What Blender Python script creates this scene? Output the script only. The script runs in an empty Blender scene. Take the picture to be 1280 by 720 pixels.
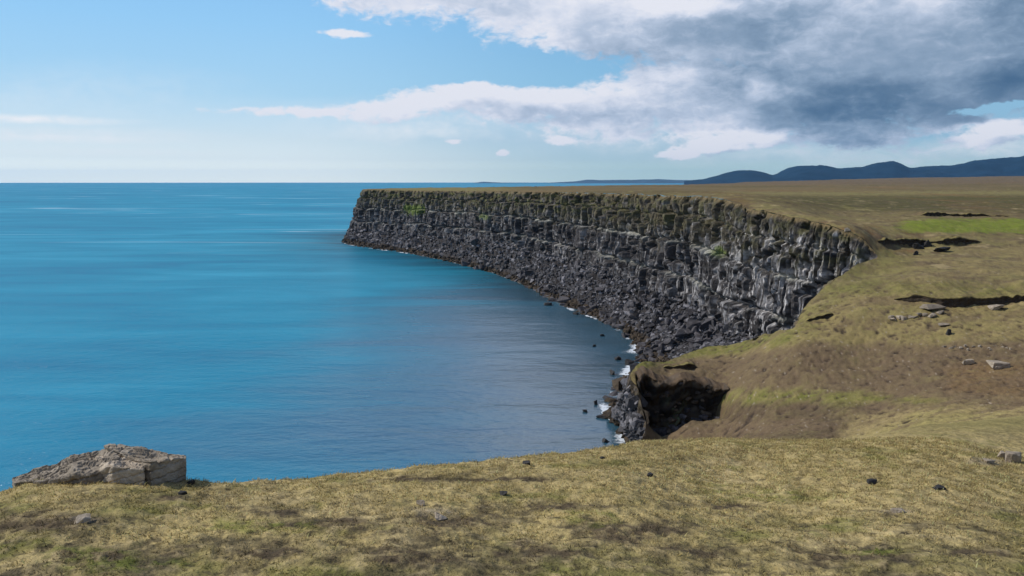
import bpy, bmesh, math, random
import numpy as np

# ------------------------------------------------------------------ camera
PI = math.pi
rad = math.radians
S = bpy.context.scene
COL = S.collection
H = 40.0                       # eye height above the sea
F = 995.0                      # focal length in pixels of a 1280 px wide frame
PITCH = math.atan((360 - 226.6) / F)
cam_d = bpy.data.cameras.new('camera')
cam = bpy.data.objects.new('camera', cam_d)
COL.objects.link(cam)
cam_d.sensor_width = 36.0
cam_d.lens = 36.0 * F / 1280.0
cam_d.clip_start = 0.1
cam_d.clip_end = 200000.0
cam.location = (0, 0, H)
cam.rotation_euler = (PI / 2 - PITCH, 0, 0)
S.camera = cam

CP, SP = math.cos(PITCH), math.sin(PITCH)


def at(px, row, Y):
    """world point on the ray of a picture position, at distance Y ahead"""
    a = (px - 640) / F
    b = (360 - row) / F
    d = np.array([a, CP + b * SP, -SP + b * CP])
    d = d * (Y / d[1])
    return np.array([d[0], d[1], H + d[2]])


def sea_at(px, row, z=0.0):
    a = (px - 640) / F
    b = (360 - row) / F
    d = np.array([a, CP + b * SP, -SP + b * CP])
    k = (z - H) / d[2]
    return np.array([d[0] * k, d[1] * k, z])


def project(X, Y, Z):
    dz = Z - H
    depth = np.maximum(Y * CP - dz * SP, 1e-3)
    up = Y * SP + dz * CP
    return 640 + F * X / depth, 360 - F * up / depth


# ------------------------------------------------------------------ light
SUN_EL = rad(42)
SUN_AZ = rad(-79)              # measured from +Y (the view) towards +X
S.view_settings.view_transform = 'Standard'
S.view_settings.look = 'None'
S.view_settings.gamma = 1.0
S.view_settings.exposure = 0.0
S.view_settings.use_curve_mapping = False

sun_d = bpy.data.lights.new('sun', 'SUN')
sun_d.energy = 3.6
sun_d.angle = rad(0.53)
sun_d.color = (1.0, 0.945, 0.86)
sun = bpy.data.objects.new('sun', sun_d)
COL.objects.link(sun)
sv = np.array([math.sin(SUN_AZ) * math.cos(SUN_EL), math.cos(SUN_AZ) * math.cos(SUN_EL), math.sin(SUN_EL)])
from mathutils import Vector
sun.rotation_euler = Vector(sv).to_track_quat('Z', 'Y').to_euler()
sun.location = (-60, 60, 120)


class NT:
    """small helper that writes node trees"""

    def __init__(self, tree):
        self.t = tree
        self.n = tree.nodes
        self.l = tree.links

    def node(self, typ, **kw):
        n = self.n.new(typ)
        for k, v in kw.items():
            setattr(n, k, v)
        return n

    def put(self, sock, v):
        if isinstance(v, bpy.types.NodeSocket):
            self.l.new(v, sock)
        else:
            sock.default_value = v

    def math(self, op, a, b=None, c=None, clamp=False):
        n = self.node('ShaderNodeMath', operation=op, use_clamp=clamp)
        self.put(n.inputs[0], a)
        if b is not None:
            self.put(n.inputs[1], b)
        if c is not None:
            self.put(n.inputs[2], c)
        return n.outputs[0]

    def vmath(self, op, a, b=None):
        n = self.node('ShaderNodeVectorMath', operation=op)
        self.put(n.inputs[0], a)
        if b is not None:
            self.put(n.inputs[1], b)
        return n.outputs['Value'] if op in ('LENGTH', 'DOT_PRODUCT', 'DISTANCE') else n.outputs['Vector']

    def ramp01(self, v, lo, hi, tlo=0.0, thi=1.0, smooth=True):
        n = self.node('ShaderNodeMapRange', interpolation_type='SMOOTHSTEP' if smooth else 'LINEAR')
        n.clamp = True
        self.put(n.inputs['Value'], v)
        n.inputs['From Min'].default_value = lo
        n.inputs['From Max'].default_value = hi
        n.inputs['To Min'].default_value = tlo
        n.inputs['To Max'].default_value = thi
        return n.outputs['Result']

    def noise(self, vec, scale=1.0, detail=5.0, rough=0.55, dist=0.0, col=False):
        n = self.node('ShaderNodeTexNoise')
        self.put(n.inputs['Vector'], vec)
        n.inputs['Scale'].default_value = scale
        n.inputs['Detail'].default_value = detail
        n.inputs['Roughness'].default_value = rough
        n.inputs['Distortion'].default_value = dist
        return n.outputs['Color'] if col else n.outputs[0]

    def mix(self, fac, a, b, mode='MIX'):
        n = self.node('ShaderNodeMix', data_type='RGBA', blend_type=mode)
        self.put(n.inputs[0], fac)
        for s, v in ((n.inputs[6], a), (n.inputs[7], b)):
            if isinstance(v, tuple) and len(v) == 3:
                v = v + (1.0,)
            self.put(s, v)
        return n.outputs[2]

    def ramp(self, fac, stops, interp='LINEAR'):
        n = self.node('ShaderNodeValToRGB')
        n.color_ramp.interpolation = interp
        el = n.color_ramp.elements
        while len(el) > 1:
            el.remove(el[-1])
        el[0].position = stops[0][0]
        el[0].color = tuple(stops[0][1]) + (1.0,)
        for p, c in stops[1:]:
            e = el.new(p)
            e.color = tuple(c) + (1.0,)
        self.put(n.inputs[0], fac)
        return n.outputs[0]

    def mapping(self, vec, scale=(1, 1, 1), rot=(0, 0, 0), loc=(0, 0, 0)):
        n = self.node('ShaderNodeMapping')
        self.put(n.inputs['Vector'], vec)
        n.inputs['Scale'].default_value = scale
        n.inputs['Rotation'].default_value = rot
        n.inputs['Location'].default_value = loc
        return n.outputs[0]


def build_world():
    w = bpy.data.worlds.new('World')
    S.world = w
    w.use_nodes = True
    T = NT(w.node_tree)
    T.n.clear()
    out = T.node('ShaderNodeOutputWorld')
    bg = T.node('ShaderNodeBackground')
    STR = 0.1
    bg.inputs['Strength'].default_value = STR
    T.l.new(bg.outputs[0], out.inputs[0])
    sky = T.node('ShaderNodeTexSky')
    sky.sky_type = 'NISHITA'
    sky.sun_disc = False
    sky.sun_elevation = SUN_EL
    sky.sun_rotation = SUN_AZ
    sky.altitude = 40
    sky.air_density = 1.0
    sky.dust_density = 0.6
    sky.ozone_density = 2.0
    g = T.node('ShaderNodeTexCoord').outputs['Generated']
    sep = T.node('ShaderNodeSeparateXYZ')
    T.l.new(g, sep.inputs[0])
    x, y, z = sep.outputs
    az = T.math('ARCTAN2', x, y)
    hz = T.math('SQRT', T.math('ADD', T.math('MULTIPLY', x, x), T.math('MULTIPLY', y, y)))
    el = T.math('ARCTAN2', z, hz)
    # sky coordinates: hundredths of a radian
    U = T.math('MULTIPLY', az, 100.0)
    V = T.math('MULTIPLY', el, 100.0)
    cmb = T.node('ShaderNodeCombineXYZ')
    T.l.new(U, cmb.inputs[0])
    T.l.new(V, cmb.inputs[1])
    P = cmb.outputs[0]

    def uv(px, row):
        d = at(px, row, 100.0) - np.array([0, 0, H])
        return 100 * math.atan2(d[0], d[1]), 100 * math.atan2(d[2], math.hypot(d[0], d[1]))

    def warp_of(P, tag_=0):
        w1 = T.vmath('SUBTRACT', T.noise(T.mapping(P, (0.06, 0.11, 1)), 1.0, 3, 0.5, col=True), (0.5, 0.5, 0.5))
        w2 = T.vmath('SUBTRACT', T.noise(T.mapping(P, (0.26, 0.42, 1), loc=(3.3, 7.1, 0)), 1.0, 6, 0.6, col=True), (0.5, 0.5, 0.5))
        PW = T.vmath('ADD', P, T.vmath('MULTIPLY', w1, (9, 3.6, 0)))
        PW = T.vmath('ADD', PW, T.vmath('MULTIPLY', w2, (4.2, 2.4, 0)))
        PS = T.vmath('ADD', P, T.vmath('MULTIPLY', w2, (3.2, 1.0, 0)))
        return PW, PS

    PW0, PS0 = warp_of(P)

    def blob(px, row, a, b, amp=1.0, p=None, soft=0.0):
        """soft ellipse of half axes a, b (in hundredths of a radian times ten)"""
        u, v = uv(px, row)
        q = T.vmath('MULTIPLY', T.vmath('SUBTRACT', PW0 if p is None else p, (u, v, 0)), (9.95 / a, 9.95 / b, 0))
        return T.ramp01(T.vmath('LENGTH', q), 1.35, soft, 0.0, amp)

    PS = PS0

    def union(l):
        r = l[0]
        for k in l[1:]:
            r = T.math('MAXIMUM', r, k)
        return r

    def noises(P):
        fine = T.noise(T.mapping(P, (0.42, 0.8, 1), loc=(11, 2, 0)), 1.0, 8, 0.62, dist=0.4)
        puffs = T.noise(T.mapping(P, (0.16, 0.3, 1), loc=(1, 9, 0)), 1.0, 6, 0.55)
        return fine, puffs

    fine, puffs = noises(P)

    def density(P):
        pw, ps = warp_of(P)
        fine, puffs = noises(P)
        def B(px, row, a, b, amp=1.0, thin=0):
            return blob(px, row, a, b, amp, ps if thin else pw)
        thick = union([
            B(560, -20, 170, 58), B(640, -8, 130, 62), B(720, 10, 140, 72), B(470, -22, 110, 40),
            B(880, 20, 240, 100, 1.1), B(1120, 60, 260, 120, 1.15), B(1330, 40, 180, 100, 1.1), B(980, 120, 190, 58, 1.05),
            B(700, 132, 210, 30), B(590, 122, 95, 24), B(1050, 162, 120, 24, 1.0), B(840, 130, 130, 40),
            B(1230, 172, 70, 10, 0.8), B(1180, 152, 90, 20, 0.8),
            B(860, 110, 170, 66, .95), B(930, 150, 140, 44, .95), B(1250, 90, 120, 50, 1.2), B(1180, 118, 80, 34, 1.2), B(1270, 112, 90, 22, 1.2), B(1260, 160, 60, 14, .9), B(760, 150, 130, 34, .8), B(760, 40, 150, 50, 1.0), B(800, -120, 260, 110, 1.0), B(700, -230, 200, 90, .9), B(560, 95, 60, 14, .3),  # blobs above the frame are added to lighten the bay's reflection
            B(430, 42, 44, 7, .9, 1), B(490, 140, 110, 20, .85), B(380, 140, 130, 8, .75, 1), B(545, 128, 90, 22, .9),
            B(700, 174, 26, 12, .85), B(900, 180, 66, 15, 1.0), B(955, 172, 34, 14, .95), B(865, 186, 40, 10, .9), B(840, 190, 36, 8, .8), B(626, 191, 11, 6, .9, 1),
            B(570, 177, 16, 5, .75, 1), B(950, 178, 40, 12, .85),
        ])
        hole = union([B(1250, 136, 50, 6, .7), B(640, 82, 160, 22, .55), B(600, 78, 220, 16, .45)])
        dens = T.math('SUBTRACT', thick, hole)
        dens = T.math('ADD', dens, T.math('MULTIPLY', T.math('SUBTRACT', fine, 0.5), 1.15))
        dens = T.math('ADD', dens, T.math('MULTIPLY', T.math('SUBTRACT', puffs, 0.5), 0.35))
        return dens

    dens = density(P)
    dens_up = density(T.vmath('ADD', P, (-.9, 1.6, 0)))
    alpha = T.ramp01(dens, 0.26, 0.66)

    # clouds of the half of the sky that lies behind the camera, and overhead
    back = T.noise(T.mapping(g, (2.0, 2.0, 3.6)), 1.0, 7, 0.6)
    bm = T.math('MULTIPLY', T.ramp01(back, 0.47, 0.66), T.ramp01(y, 0.45, 0.1))
    alpha = T.math('MAXIMUM', alpha, bm)
    # --- thin veils
    veil = union([
        blob(20, 148, 115, 6, .95, PS), blob(60, 172, 150, 7, .6, PS), blob(40, 168, 190, 12, .4, PS), blob(140, 190, 130, 6, .25, PS), blob(520, 165, 130, 12, .5), blob(560, 150, 240, 26, .3),
        blob(780, 165, 160, 26, .5), blob(1000, 190, 220, 16, .4), blob(60, 110, 220, 30, .2), blob(1240, 180, 90, 12, .6),
    ])
    veil = T.math('MULTIPLY', veil, T.ramp01(fine, 0.25, 0.7, 0.5, 1.15))

    # --- light and shade inside the clouds
    dark = union([
        blob(1140, 70, 330, 120, .84, None, -.3), blob(1080, 128, 190, 56, 1.0, None, 0), blob(1270, 100, 150, 44, 1.0, None, 0), blob(1340, 20, 200, 100, .9, None, 0),
        blob(960, 95, 150, 70, .68), blob(880, 40, 170, 46, .54), blob(1040, 160, 150, 26, .82), blob(980, 30, 180, 60, .62), blob(800, 70, 120, 50, .42), blob(1190, 150, 70, 22, .66),
        blob(800, 140, 160, 28, .36), blob(700, 140, 150, 16, .26), blob(640, 12, 90, 22, .14), blob(900, 190, 60, 5, .3),
    ])
    lit = union([blob(930, 172, 60, 12, .6), blob(860, 184, 50, 9, .5), blob(860, 4, 70, 13, .5), blob(1150, 8, 40, 30, .25), blob(1130, 65, 130, 50, .16), blob(905, 174, 80, 9, .5), blob(950, 112, 22, 16, .25, PS), blob(1235, 165, 60, 8, .35)])
    sh = T.math('SUBTRACT', T.math('MULTIPLY', dark, .80), lit)
    sh = T.math('ADD', sh, T.math('MULTIPLY', T.math('SUBTRACT', puffs, 0.5), 0.42))
    sh = T.math('ADD', sh, T.math('MULTIPLY', T.math('SUBTRACT', fine, 0.5), 0.2))
    # tops that face the sun stay white, the undersides turn grey
    under = T.math('MULTIPLY', T.ramp01(dens_up, .3, 1.15), .2)
    rimlit = T.math('MULTIPLY', T.math('SUBTRACT', dens, dens_up), .2)
    sh = T.math('SUBTRACT', T.math('ADD', sh, T.math('SUBTRACT', under, .06)), rimlit)
    sh = T.math('MAXIMUM', sh, T.math('MULTIPLY', bm, 0.3))
    k = 1.0 / STR
    cl = T.ramp(sh, [(0.0, (.80, .82, .90)), (0.16, (.68, .73, .85)), (0.34, (.47, .56, .71)), (0.6, (.25, .35, .49)), (0.85, (.115, .20, .32)), (1.0, (.07, .145, .26))])
    cl = T.mix(1.0, cl, (k, k, k), 'MULTIPLY')
    # --- clear air: the Nishita sky, drawn to the photograph's blue
    base = T.mix(1.0, sky.outputs[0], (.62, .80, 1.0), 'MULTIPLY')
    grad = T.ramp(T.ramp01(V, 0.0, 24.0, smooth=False), [(0.0, (1.38, 1.42, 1.28)), (0.055, (1.28, 1.34, 1.24)), (0.11, (.93, 1.03, 1.05)), (0.21, (.74, .88, .96)), (0.42, (.44, .72, .94)), (0.75, (.33, .65, .97)), (1.0, (.27, .58, .95))])
    gradr = T.ramp(T.ramp01(V, 0.0, 24.0, smooth=False), [(0.0, (.70, .92, .84)), (0.055, (.66, .87, .82)), (0.11, (.46, .66, .75)), (0.21, (.30, .53, .72)), (0.5, (.26, .54, .79)), (1.0, (.18, .43, .76))])
    grad = T.mix(T.ramp01(U, -30.0, 20.0), grad, gradr)
    grad = T.mix(1.0, grad, (k, k, k), 'MULTIPLY')
    near = T.math('MULTIPLY', T.ramp01(V, 45.0, 20.0), T.ramp01(y, -0.1, 0.5))
    base = T.mix(T.math('MULTIPLY', near, 0.85), base, grad)
    c = T.mix(veil, base, (.90 * k, .92 * k, .955 * k))
    c = T.mix(alpha, c, cl)
    T.l.new(c, bg.inputs['Color'])
    w.cycles.sampling_method = 'MANUAL'
    w.cycles.sample_map_resolution = 1024


build_world()

# ------------------------------------------------------------------ noise
_rs = np.random.RandomState(7)
_PERM = _rs.permutation(512)
_G = np.stack([np.cos(np.linspace(0, 2 * PI, 64, endpoint=False)), np.sin(np.linspace(0, 2 * PI, 64, endpoint=False))], 1)


def perlin(x, y, seed=0):
    x = np.asarray(x, float)
    y = np.asarray(y, float)
    xi = np.floor(x).astype(np.int64)
    yi = np.floor(y).astype(np.int64)
    xf = x - xi
    yf = y - yi
    u = xf * xf * xf * (xf * (xf * 6 - 15) + 10)
    v = yf * yf * yf * (yf * (yf * 6 - 15) + 10)

    def g(ix, iy, fx, fy):
        h = _PERM[(_PERM[(ix + seed * 31) & 511] + iy + seed * 17) & 511] & 63
        return _G[h, 0] * fx + _G[h, 1] * fy
    a = g(xi, yi, xf, yf)
    b = g(xi + 1, yi, xf - 1, yf)
    c = g(xi, yi + 1, xf, yf - 1)
    d = g(xi + 1, yi + 1, xf - 1, yf - 1)
    return ((a + u * (b - a)) + v * ((c + u * (d - c)) - (a + u * (b - a)))) * 1.5


def fbm(x, y, seed=0, octv=4, gain=0.5):
    r = 0.0
    amp = 1.0
    tot = 0.0
    for o in range(octv):
        r = r + amp * perlin(np.asarray(x) * 2 ** o + 13.7 * o, np.asarray(y) * 2 ** o - 5.1 * o, seed + o)
        tot += amp
        amp *= gain
    return r / tot


def sst(a, b, x):
    t = np.clip((np.asarray(x, float) - a) / (b - a), 0, 1)
    return t * t * (3 - 2 * t)


def hash1(i, seed=0):
    i = np.asarray(i).astype(np.int64)
    return _PERM[(_PERM[(i + seed * 57) & 511] + (i >> 9) * 7 + seed * 131) & 511] / 511.0


# ------------------------------------------------------------------ the land as a height field
CTRL = [
    # foreground turf
    (0, 720, 6.75), (320, 720, 6.8), (640, 720, 6.9), (960, 720, 7.0), (1280, 720, 7.1),
    (0, 621, 9.2), (90, 605, 9.5), (150, 604, 9.5), (235, 611, 9.5), (420, 598, 10.45), (560, 583, 11.2), (650, 574, 11.8), (800, 558, 13.3), (900, 557, 13.8), (1000, 553, 14.6),
    (1100, 545, 15.6), (1280, 545, 15.6), (640, 640, 8.9), (1000, 620, 10.4), (1280, 620, 10.5), (200, 660, 8.0), (1280, 580, 12.9), (900, 590, 12.0),
    # the slope going down and up again on the right
    (1280, 520, 20), (1280, 545, 30), (1280, 545, 50), (1280, 514, 70), (1280, 500, 76), (1280, 470, 84), (1280, 430, 94), (1280, 390, 103), (1280, 362, 110), (1280, 330, 126), (1280, 310, 146),
    (1280, 280, 170), (1280, 262, 230), (1280, 245, 400), (1280, 235, 700), (1280, 226, 1500), (1280, 221, 3000),
    (1150, 532, 17.5), (1150, 560, 30), (1150, 556, 50), (1150, 526, 76), (1150, 500, 84), (1150, 460, 94), (1150, 420, 102), (1150, 380, 109), (1150, 340, 122), (1150, 310, 145), (1150, 280, 165), (1150, 262, 215), (1150, 245, 390), (1150, 235, 700),
    # hollow behind the crest
    (900, 590, 27), (880, 580, 45), (900, 565, 70), (960, 552, 82), (1060, 560, 62), (1060, 575, 35), (1080, 565, 22), (1060, 535, 84),
    (980, 540, 88), (900, 538, 101), (830, 548, 105), (1050, 515, 88), (1000, 500, 96), (1000, 450, 103), (1080, 430, 104), (1080, 390, 110), (1080, 350, 122),
    (910, 505, 105), (940, 470, 106),
    # headland and its lip
    (785, 467, 112.5), (830, 455, 118), (880, 437, 123), (940, 424, 119), (990, 414, 112), (1005, 385, 118), (810, 474, 110.5), (850, 473, 110), (900, 486, 109), (850, 463, 114), (1040, 350, 124), (1075, 332, 131), (1097, 318, 136),
    # cliff top round the bay
    (1080, 300, 138), (1058, 290, 140), (1000, 273, 150), (960, 267, 160), (928, 258, 172), (912, 250, 185), (860, 245, 210), (800, 243, 240), (720, 241, 300), (640, 240, 360),
    (560, 238.5, 440), (500, 238.3, 500), (455, 237, 555),
    (1050, 262, 200), (1050, 278, 165), (1000, 245, 350), (900, 238, 520), (800, 235, 700), (640, 234.5, 700), (500, 235.5, 650),
    (1000, 232, 1000), (800, 231, 1400), (640, 232, 1300), (1000, 226, 3000), (860, 228.3, 3000),
]


def warp(X, Y):
    R = np.hypot(X, Y)
    a = np.clip(np.arctan2(X, Y), -0.75, 0.85)
    return a * 2.2, np.log(np.minimum(R, 4000.0) + 5.0)


def make_tps():
    pts = [at(*c) for c in CTRL]
    for a in (-0.75, -0.4, 0, 0.4, 0.85):
        pts.append(np.array([0.3 * math.sin(a), 0.3 * math.cos(a), 36.55]))
        pts.append(np.array([4 * math.sin(a), 4 * math.cos(a), 36.53]))
    for a, r, z in ((-.75, 9, 36.0), (-.75, 13, 34.8), (.85, 16, 35.2), (.85, 40, 33), (.85, 90, 28), (.85, 150, 29.5), (.85, 400, 35), (.85, 1500, 44), (.85, 4000, 60), (-.75, 60, 33), (-.75, 400, 34), (-.75, 4000, 34)):
        pts.append(np.array([r * math.sin(a), r * math.cos(a), z]))
    pts = np.array(pts)
    u, v = warp(pts[:, 0], pts[:, 1])
    n = len(pts)
    d2 = (u[:, None] - u) ** 2 + (v[:, None] - v) ** 2
    K = 0.5 * d2 * np.log(d2 + 1e-12)
    A = np.zeros((n + 3, n + 3))
    A[:n, :n] = K + 1e-4 * np.eye(n)
    A[:n, n] = 1
    A[:n, n + 1] = u
    A[:n, n + 2] = v
    A[n:, :n] = A[:n, n:].T
    w = np.linalg.solve(A, np.concatenate([pts[:, 2], [0, 0, 0]]))
    return u, v, w


_TU, _TV, _TW = make_tps()


def land0(X, Y):
    X = np.asarray(X, float)
    Y = np.asarray(Y, float)
    sh = X.shape
    u, v = warp(X.ravel(), Y.ravel())
    n = len(_TU)
    z = _TW[n] + _TW[n + 1] * u + _TW[n + 2] * v
    for i in range(n):
        d2 = (u - _TU[i]) ** 2 + (v - _TV[i]) ** 2
        z += _TW[i] * 0.5 * d2 * np.log(d2 + 1e-12)
    return z.reshape(sh)


# earth banks: little scarps in the turf that face the camera.  (picture polyline, distance), height, reach behind
BANKS = [
    dict(pts=[(796, 499, 109.5), (808, 493, 109.8), (822, 481, 109.5), (840, 477, 109.4), (856, 486, 109.2), (872, 480, 109), (890, 485, 108.8), (900, 492, 108.5), (909, 508, 108)], h=5.6, back=14, over=1.5, rough=.9, abs_foot=[510, 540, 543, 538, 529, 530, 528, 524, 512],
         label='big dark undercut hollow in the eroded brown headland above the foam'),
    dict(pts=[(828, 460, 115), (845, 459, 115.5), (872, 458, 115.5)], h=.9, back=3, over=.3, rough=.3, label='small dark overhang in bare earth right under the green headland lip'),
    dict(pts=[(1118, 356, 112), (1150, 354, 110), (1180, 358, 108), (1215, 357, 107.5), (1250, 356, 107), (1300, 355, 106.5), (1350, 355, 106)], h=1.45, back=7, over=.55, rough=.4,
         label='long black peat scarp under a turf lip across the right hand pasture'),
    dict(pts=[(1008, 397, 113), (1024, 397.5, 112.5), (1042, 398, 112)], h=.8, back=2.5, over=.6, rough=.25, label='short dark brown overhang beside the brink of the grey cliff'),
    dict(pts=[(1098, 304, 141), (1112, 299, 144), (1128, 293, 147), (1160, 292.5, 148.5), (1200, 292.5, 149), (1230, 293, 149)], h=1.3, back=10, over=.5, rough=.5, label='crooked dark earth edge along the near side of the bright green meadow'),
    dict(pts=[(1150, 271, 183), (1180, 268.5, 187), (1215, 268, 188), (1245, 269, 187), (1268, 271.5, 184)], h=1.6, back=9, over=.6, rough=.7, label='low jagged black rock edge beyond the bright green meadow'),
    dict(pts=[(880, 428.5, 30), (881, 428.5, 30)], h=0, back=1, over=0, rough=0, label=''),
]
BANKS = [b for b in BANKS if b['h'] > 0]
for b in BANKS:
    w = np.array([at(*p) for p in b['pts']])
    b['X'] = w[:, 0]
    b['Y'] = w[:, 1]
    b['x0'], b['x1'] = w[0, 0], w[-1, 0]


def bank_geo(b, X):
    Yl = np.interp(X, b['X'], b['Y']) + b['rough'] * 1.3 * fbm(X * 0.3 / max(b['rough'], .3), X * 0 + 3.3, 5, 4, .5)
    e = 0.12 * (b['x1'] - b['x0'])
    tp = sst(0, e, X - b['x0']) * sst(0, e, b['x1'] - X)
    if 'abs_foot' not in b:
        tp = tp * np.clip(.7 + 1.5 * fbm(X / 4.5, X * 0 + b['h'] * 7, 6, 4, .55), .05, 1.2)
    return Yl, tp


def land(X, Y, banks=True):
    z = land0(X, Y)
    R = np.hypot(X, Y)
    # broad hummocks and terraces
    amp = 0.02 + 0.34 * sst(16, 60, R) + 0.9 * sst(300, 1500, R)
    z = z + amp * fbm(X / 11.0, Y / 8.0, 3, 3) * 1.2 + amp * 0.35 * fbm(X / 3.1, Y / 2.2, 9, 3)
    z = z + 6.0 * sst(900, 2500, R) * fbm(X / 700.0, Y / 500.0, 4, 2)
    if banks:
        for b in BANKS:
            Yl, tp = bank_geo(b, X)
            d = Y - Yl
            base_h = b['h'] if 'abs_foot' not in b else 0.0
            if base_h:
                z = z + base_h * 0.6 * tp * sst(0.25, 0.7, d) * np.exp(-np.maximum(d - .7, 0) / b['back'])
                z = z - base_h * 0.4 * tp * sst(-4.5, -.3, d) * (1 - sst(0.25, 0.7, d))
            else:
                zt = np.interp(X, b['X'], [at(*p)[2] for p in b['pts']])
                zf = np.interp(X, b['X'], [at(p[0], r, p[2])[2] for p, r in zip(b['pts'], b['abs_foot'])])
                m = sst(b['x0'] - .1, b['x0'] + 1.2, X) * sst(0, 1.5, b['x1'] - X)
                hi = np.maximum(z, zt + 0.0)
                lo = np.minimum(z, zf - 0.1)
                near = np.exp(-np.maximum(np.abs(d) - 2, 0) / 2.5) * m
                s = sst(1.9, 2.6, d)
                z = z * (1 - near) + near * (s * hi + (1 - s) * lo)
    return z


# ------------------------------------------------------------------ the brink of the land, with the cliff below it
# station: top (px,row,Y) | foot of the wall (px,row,Y) | waterline point (world x,y)
def W(px, row):
    p = sea_at(px, row)
    return (p[0], p[1])


def XYZ(x, y, z):
    return np.array([x, y, z], float)


ST = [
    (XYZ(60, 1000, 35), XYZ(50, 1004, 8), (30, 1012)),
    (XYZ(-40, 760, 35), XYZ(-54, 764, 8), (-76, 772)),
    (XYZ(-98, 650, 35), XYZ(-104, 652, 8), (-114, 660)),
    (XYZ(-107, 590, 35), XYZ(-113, 590, 8), (-121, 594)),
    (at(455, 237, 553), at(446, 288, 547), W(429, 303.5)),
    (at(478, 237.5, 528), at(472, 290, 520), W(458, 310)),
    (at(520, 238, 484), at(515, 292, 474), W(510, 317)),
    (at(560, 238.5, 440), at(556, 296, 430), W(556, 326)),
    (at(600, 239.5, 398), at(597, 300, 388), W(600, 337)),
    (at(640, 240, 360), at(638, 306, 352), W(640, 350)),
    (at(680, 240.5, 328), at(676, 316, 320), W(675, 367)),
    (at(720, 241, 298), at(716, 327, 290), W(705, 384)),
    (at(760, 242, 266), at(757, 338, 258), W(740, 397)),
    (at(800, 243, 240), at(796, 352, 232), W(768, 410)),
    (at(840, 244, 217), at(836, 366, 209), W(785, 425)),
    (at(880, 247, 200), at(874, 382, 192), W(796, 440)),
    (at(912, 251, 184), at(900, 398, 178), W(794, 449)),
    (at(930, 259, 173), at(918, 408, 168), W(790, 455)),
    (at(962, 267, 161), at(948, 420, 156), W(786, 460)),
    (at(1000, 273, 150), at(985, 432, 146), W(781, 465)),
    (at(1030, 281, 144.5), at(1012, 436, 141), W(778, 468)),
    (at(1058, 290, 140), at(1034, 420, 136), W(776, 471)),
    (at(1082, 301, 138), at(1055, 400, 133), W(774, 474)),
    (at(1097, 318, 134), at(1066, 400, 130), W(772, 477)),
    (at(1075, 332, 131), at(1050, 410, 131), W(770, 480)),
    (at(1040, 350, 124), at(1022, 430, 127), W(768, 484)),
    (at(1005, 385, 118), at(990, 445, 122), W(766, 488)),
    (at(990, 414, 112.5), at(970, 460, 119), W(764, 492)),
    (at(940, 424, 119), at(925, 460, 126), W(761, 496)),
    (at(880, 437, 123), at(872, 468, 129), W(757, 502)),
    (at(830, 455, 118), at(826, 478, 123), W(752, 510)),
    (at(800, 463, 114.5), at(796, 484, 117.5), W(755, 518)),
    (at(787, 472, 111.5), at(782, 494, 113), W(770, 522)),
    (at(794, 495, 109.5), at(790, 513, 110.3), W(784, 529)),
    (at(801, 530, 107), at(798, 540, 107), W(796, 545)),
    (at(804, 552, 104), at(801, 563, 104), W(799, 566)),
    (XYZ(12.5, 92, 6), XYZ(10.5, 92, 2), (9, 92)),
    (XYZ(9.5, 75, 11), XYZ(7, 76, 4), (4, 78)),
    (XYZ(6.0, 50, 20), XYZ(3.4, 51, 7), (-3, 56)),
    (XYZ(4.2, 28, 29), XYZ(1.6, 30, 8), (-7, 40)),
    (XYZ(3.2, 17.5, 33.5), XYZ(.8, 19.5, 9), (-10, 34)),
    (at(780, 560, 13.6), XYZ(-.5, 17.5, 9), (-13, 31)),
    (at(650, 574, 12.2), XYZ(-3, 15.5, 9), (-17, 28)),
    (at(420, 598, 10.8), XYZ(-5.5, 14, 9), (-22, 25)),
    (at(235, 613, 9.95), XYZ(-8, 12.5, 9), (-28, 21)),
    (at(0, 622, 9.6), XYZ(-11, 11, 9), (-34, 16)),
    (XYZ(-11.5, 8.2, 34.4), XYZ(-15, 9, 9), (-42, 10)),
    (XYZ(-22, 2, 34), XYZ(-27, 4, 9), (-52, 4)),
    (XYZ(-45, -22, 34), XYZ(-50, -20, 9), (-72, -18)),
    (XYZ(-80, -80, 34), XYZ(-86, -80, 9), (-110, -80)),
    (XYZ(-150, -300, 34), XYZ(-156, -300, 9), (-180, -300)),
]


def catmull(P, ts):
    """P (n,k) at integer parameters, evaluated at ts"""
    n = len(P)
    i = np.clip(np.floor(ts).astype(int), 0, n - 2)
    f = (ts - i)[:, None]
    p0 = P[np.maximum(i - 1, 0)]
    p1 = P[i]
    p2 = P[i + 1]
    p3 = P[np.minimum(i + 2, n - 1)]
    m1 = 0.4 * (p2 - p0)
    m2 = 0.4 * (p3 - p1)
    f2, f3 = f * f, f * f * f
    return (2 * f3 - 3 * f2 + 1) * p1 + (f3 - 2 * f2 + f) * m1 + (-2 * f3 + 3 * f2) * p2 + (f3 - f2) * m2


_top = np.array([s[0] for s in ST])
_foot = np.array([s[1] for s in ST])
_wat = np.array([[s[2][0], s[2][1], -0.8] for s in ST])
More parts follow.
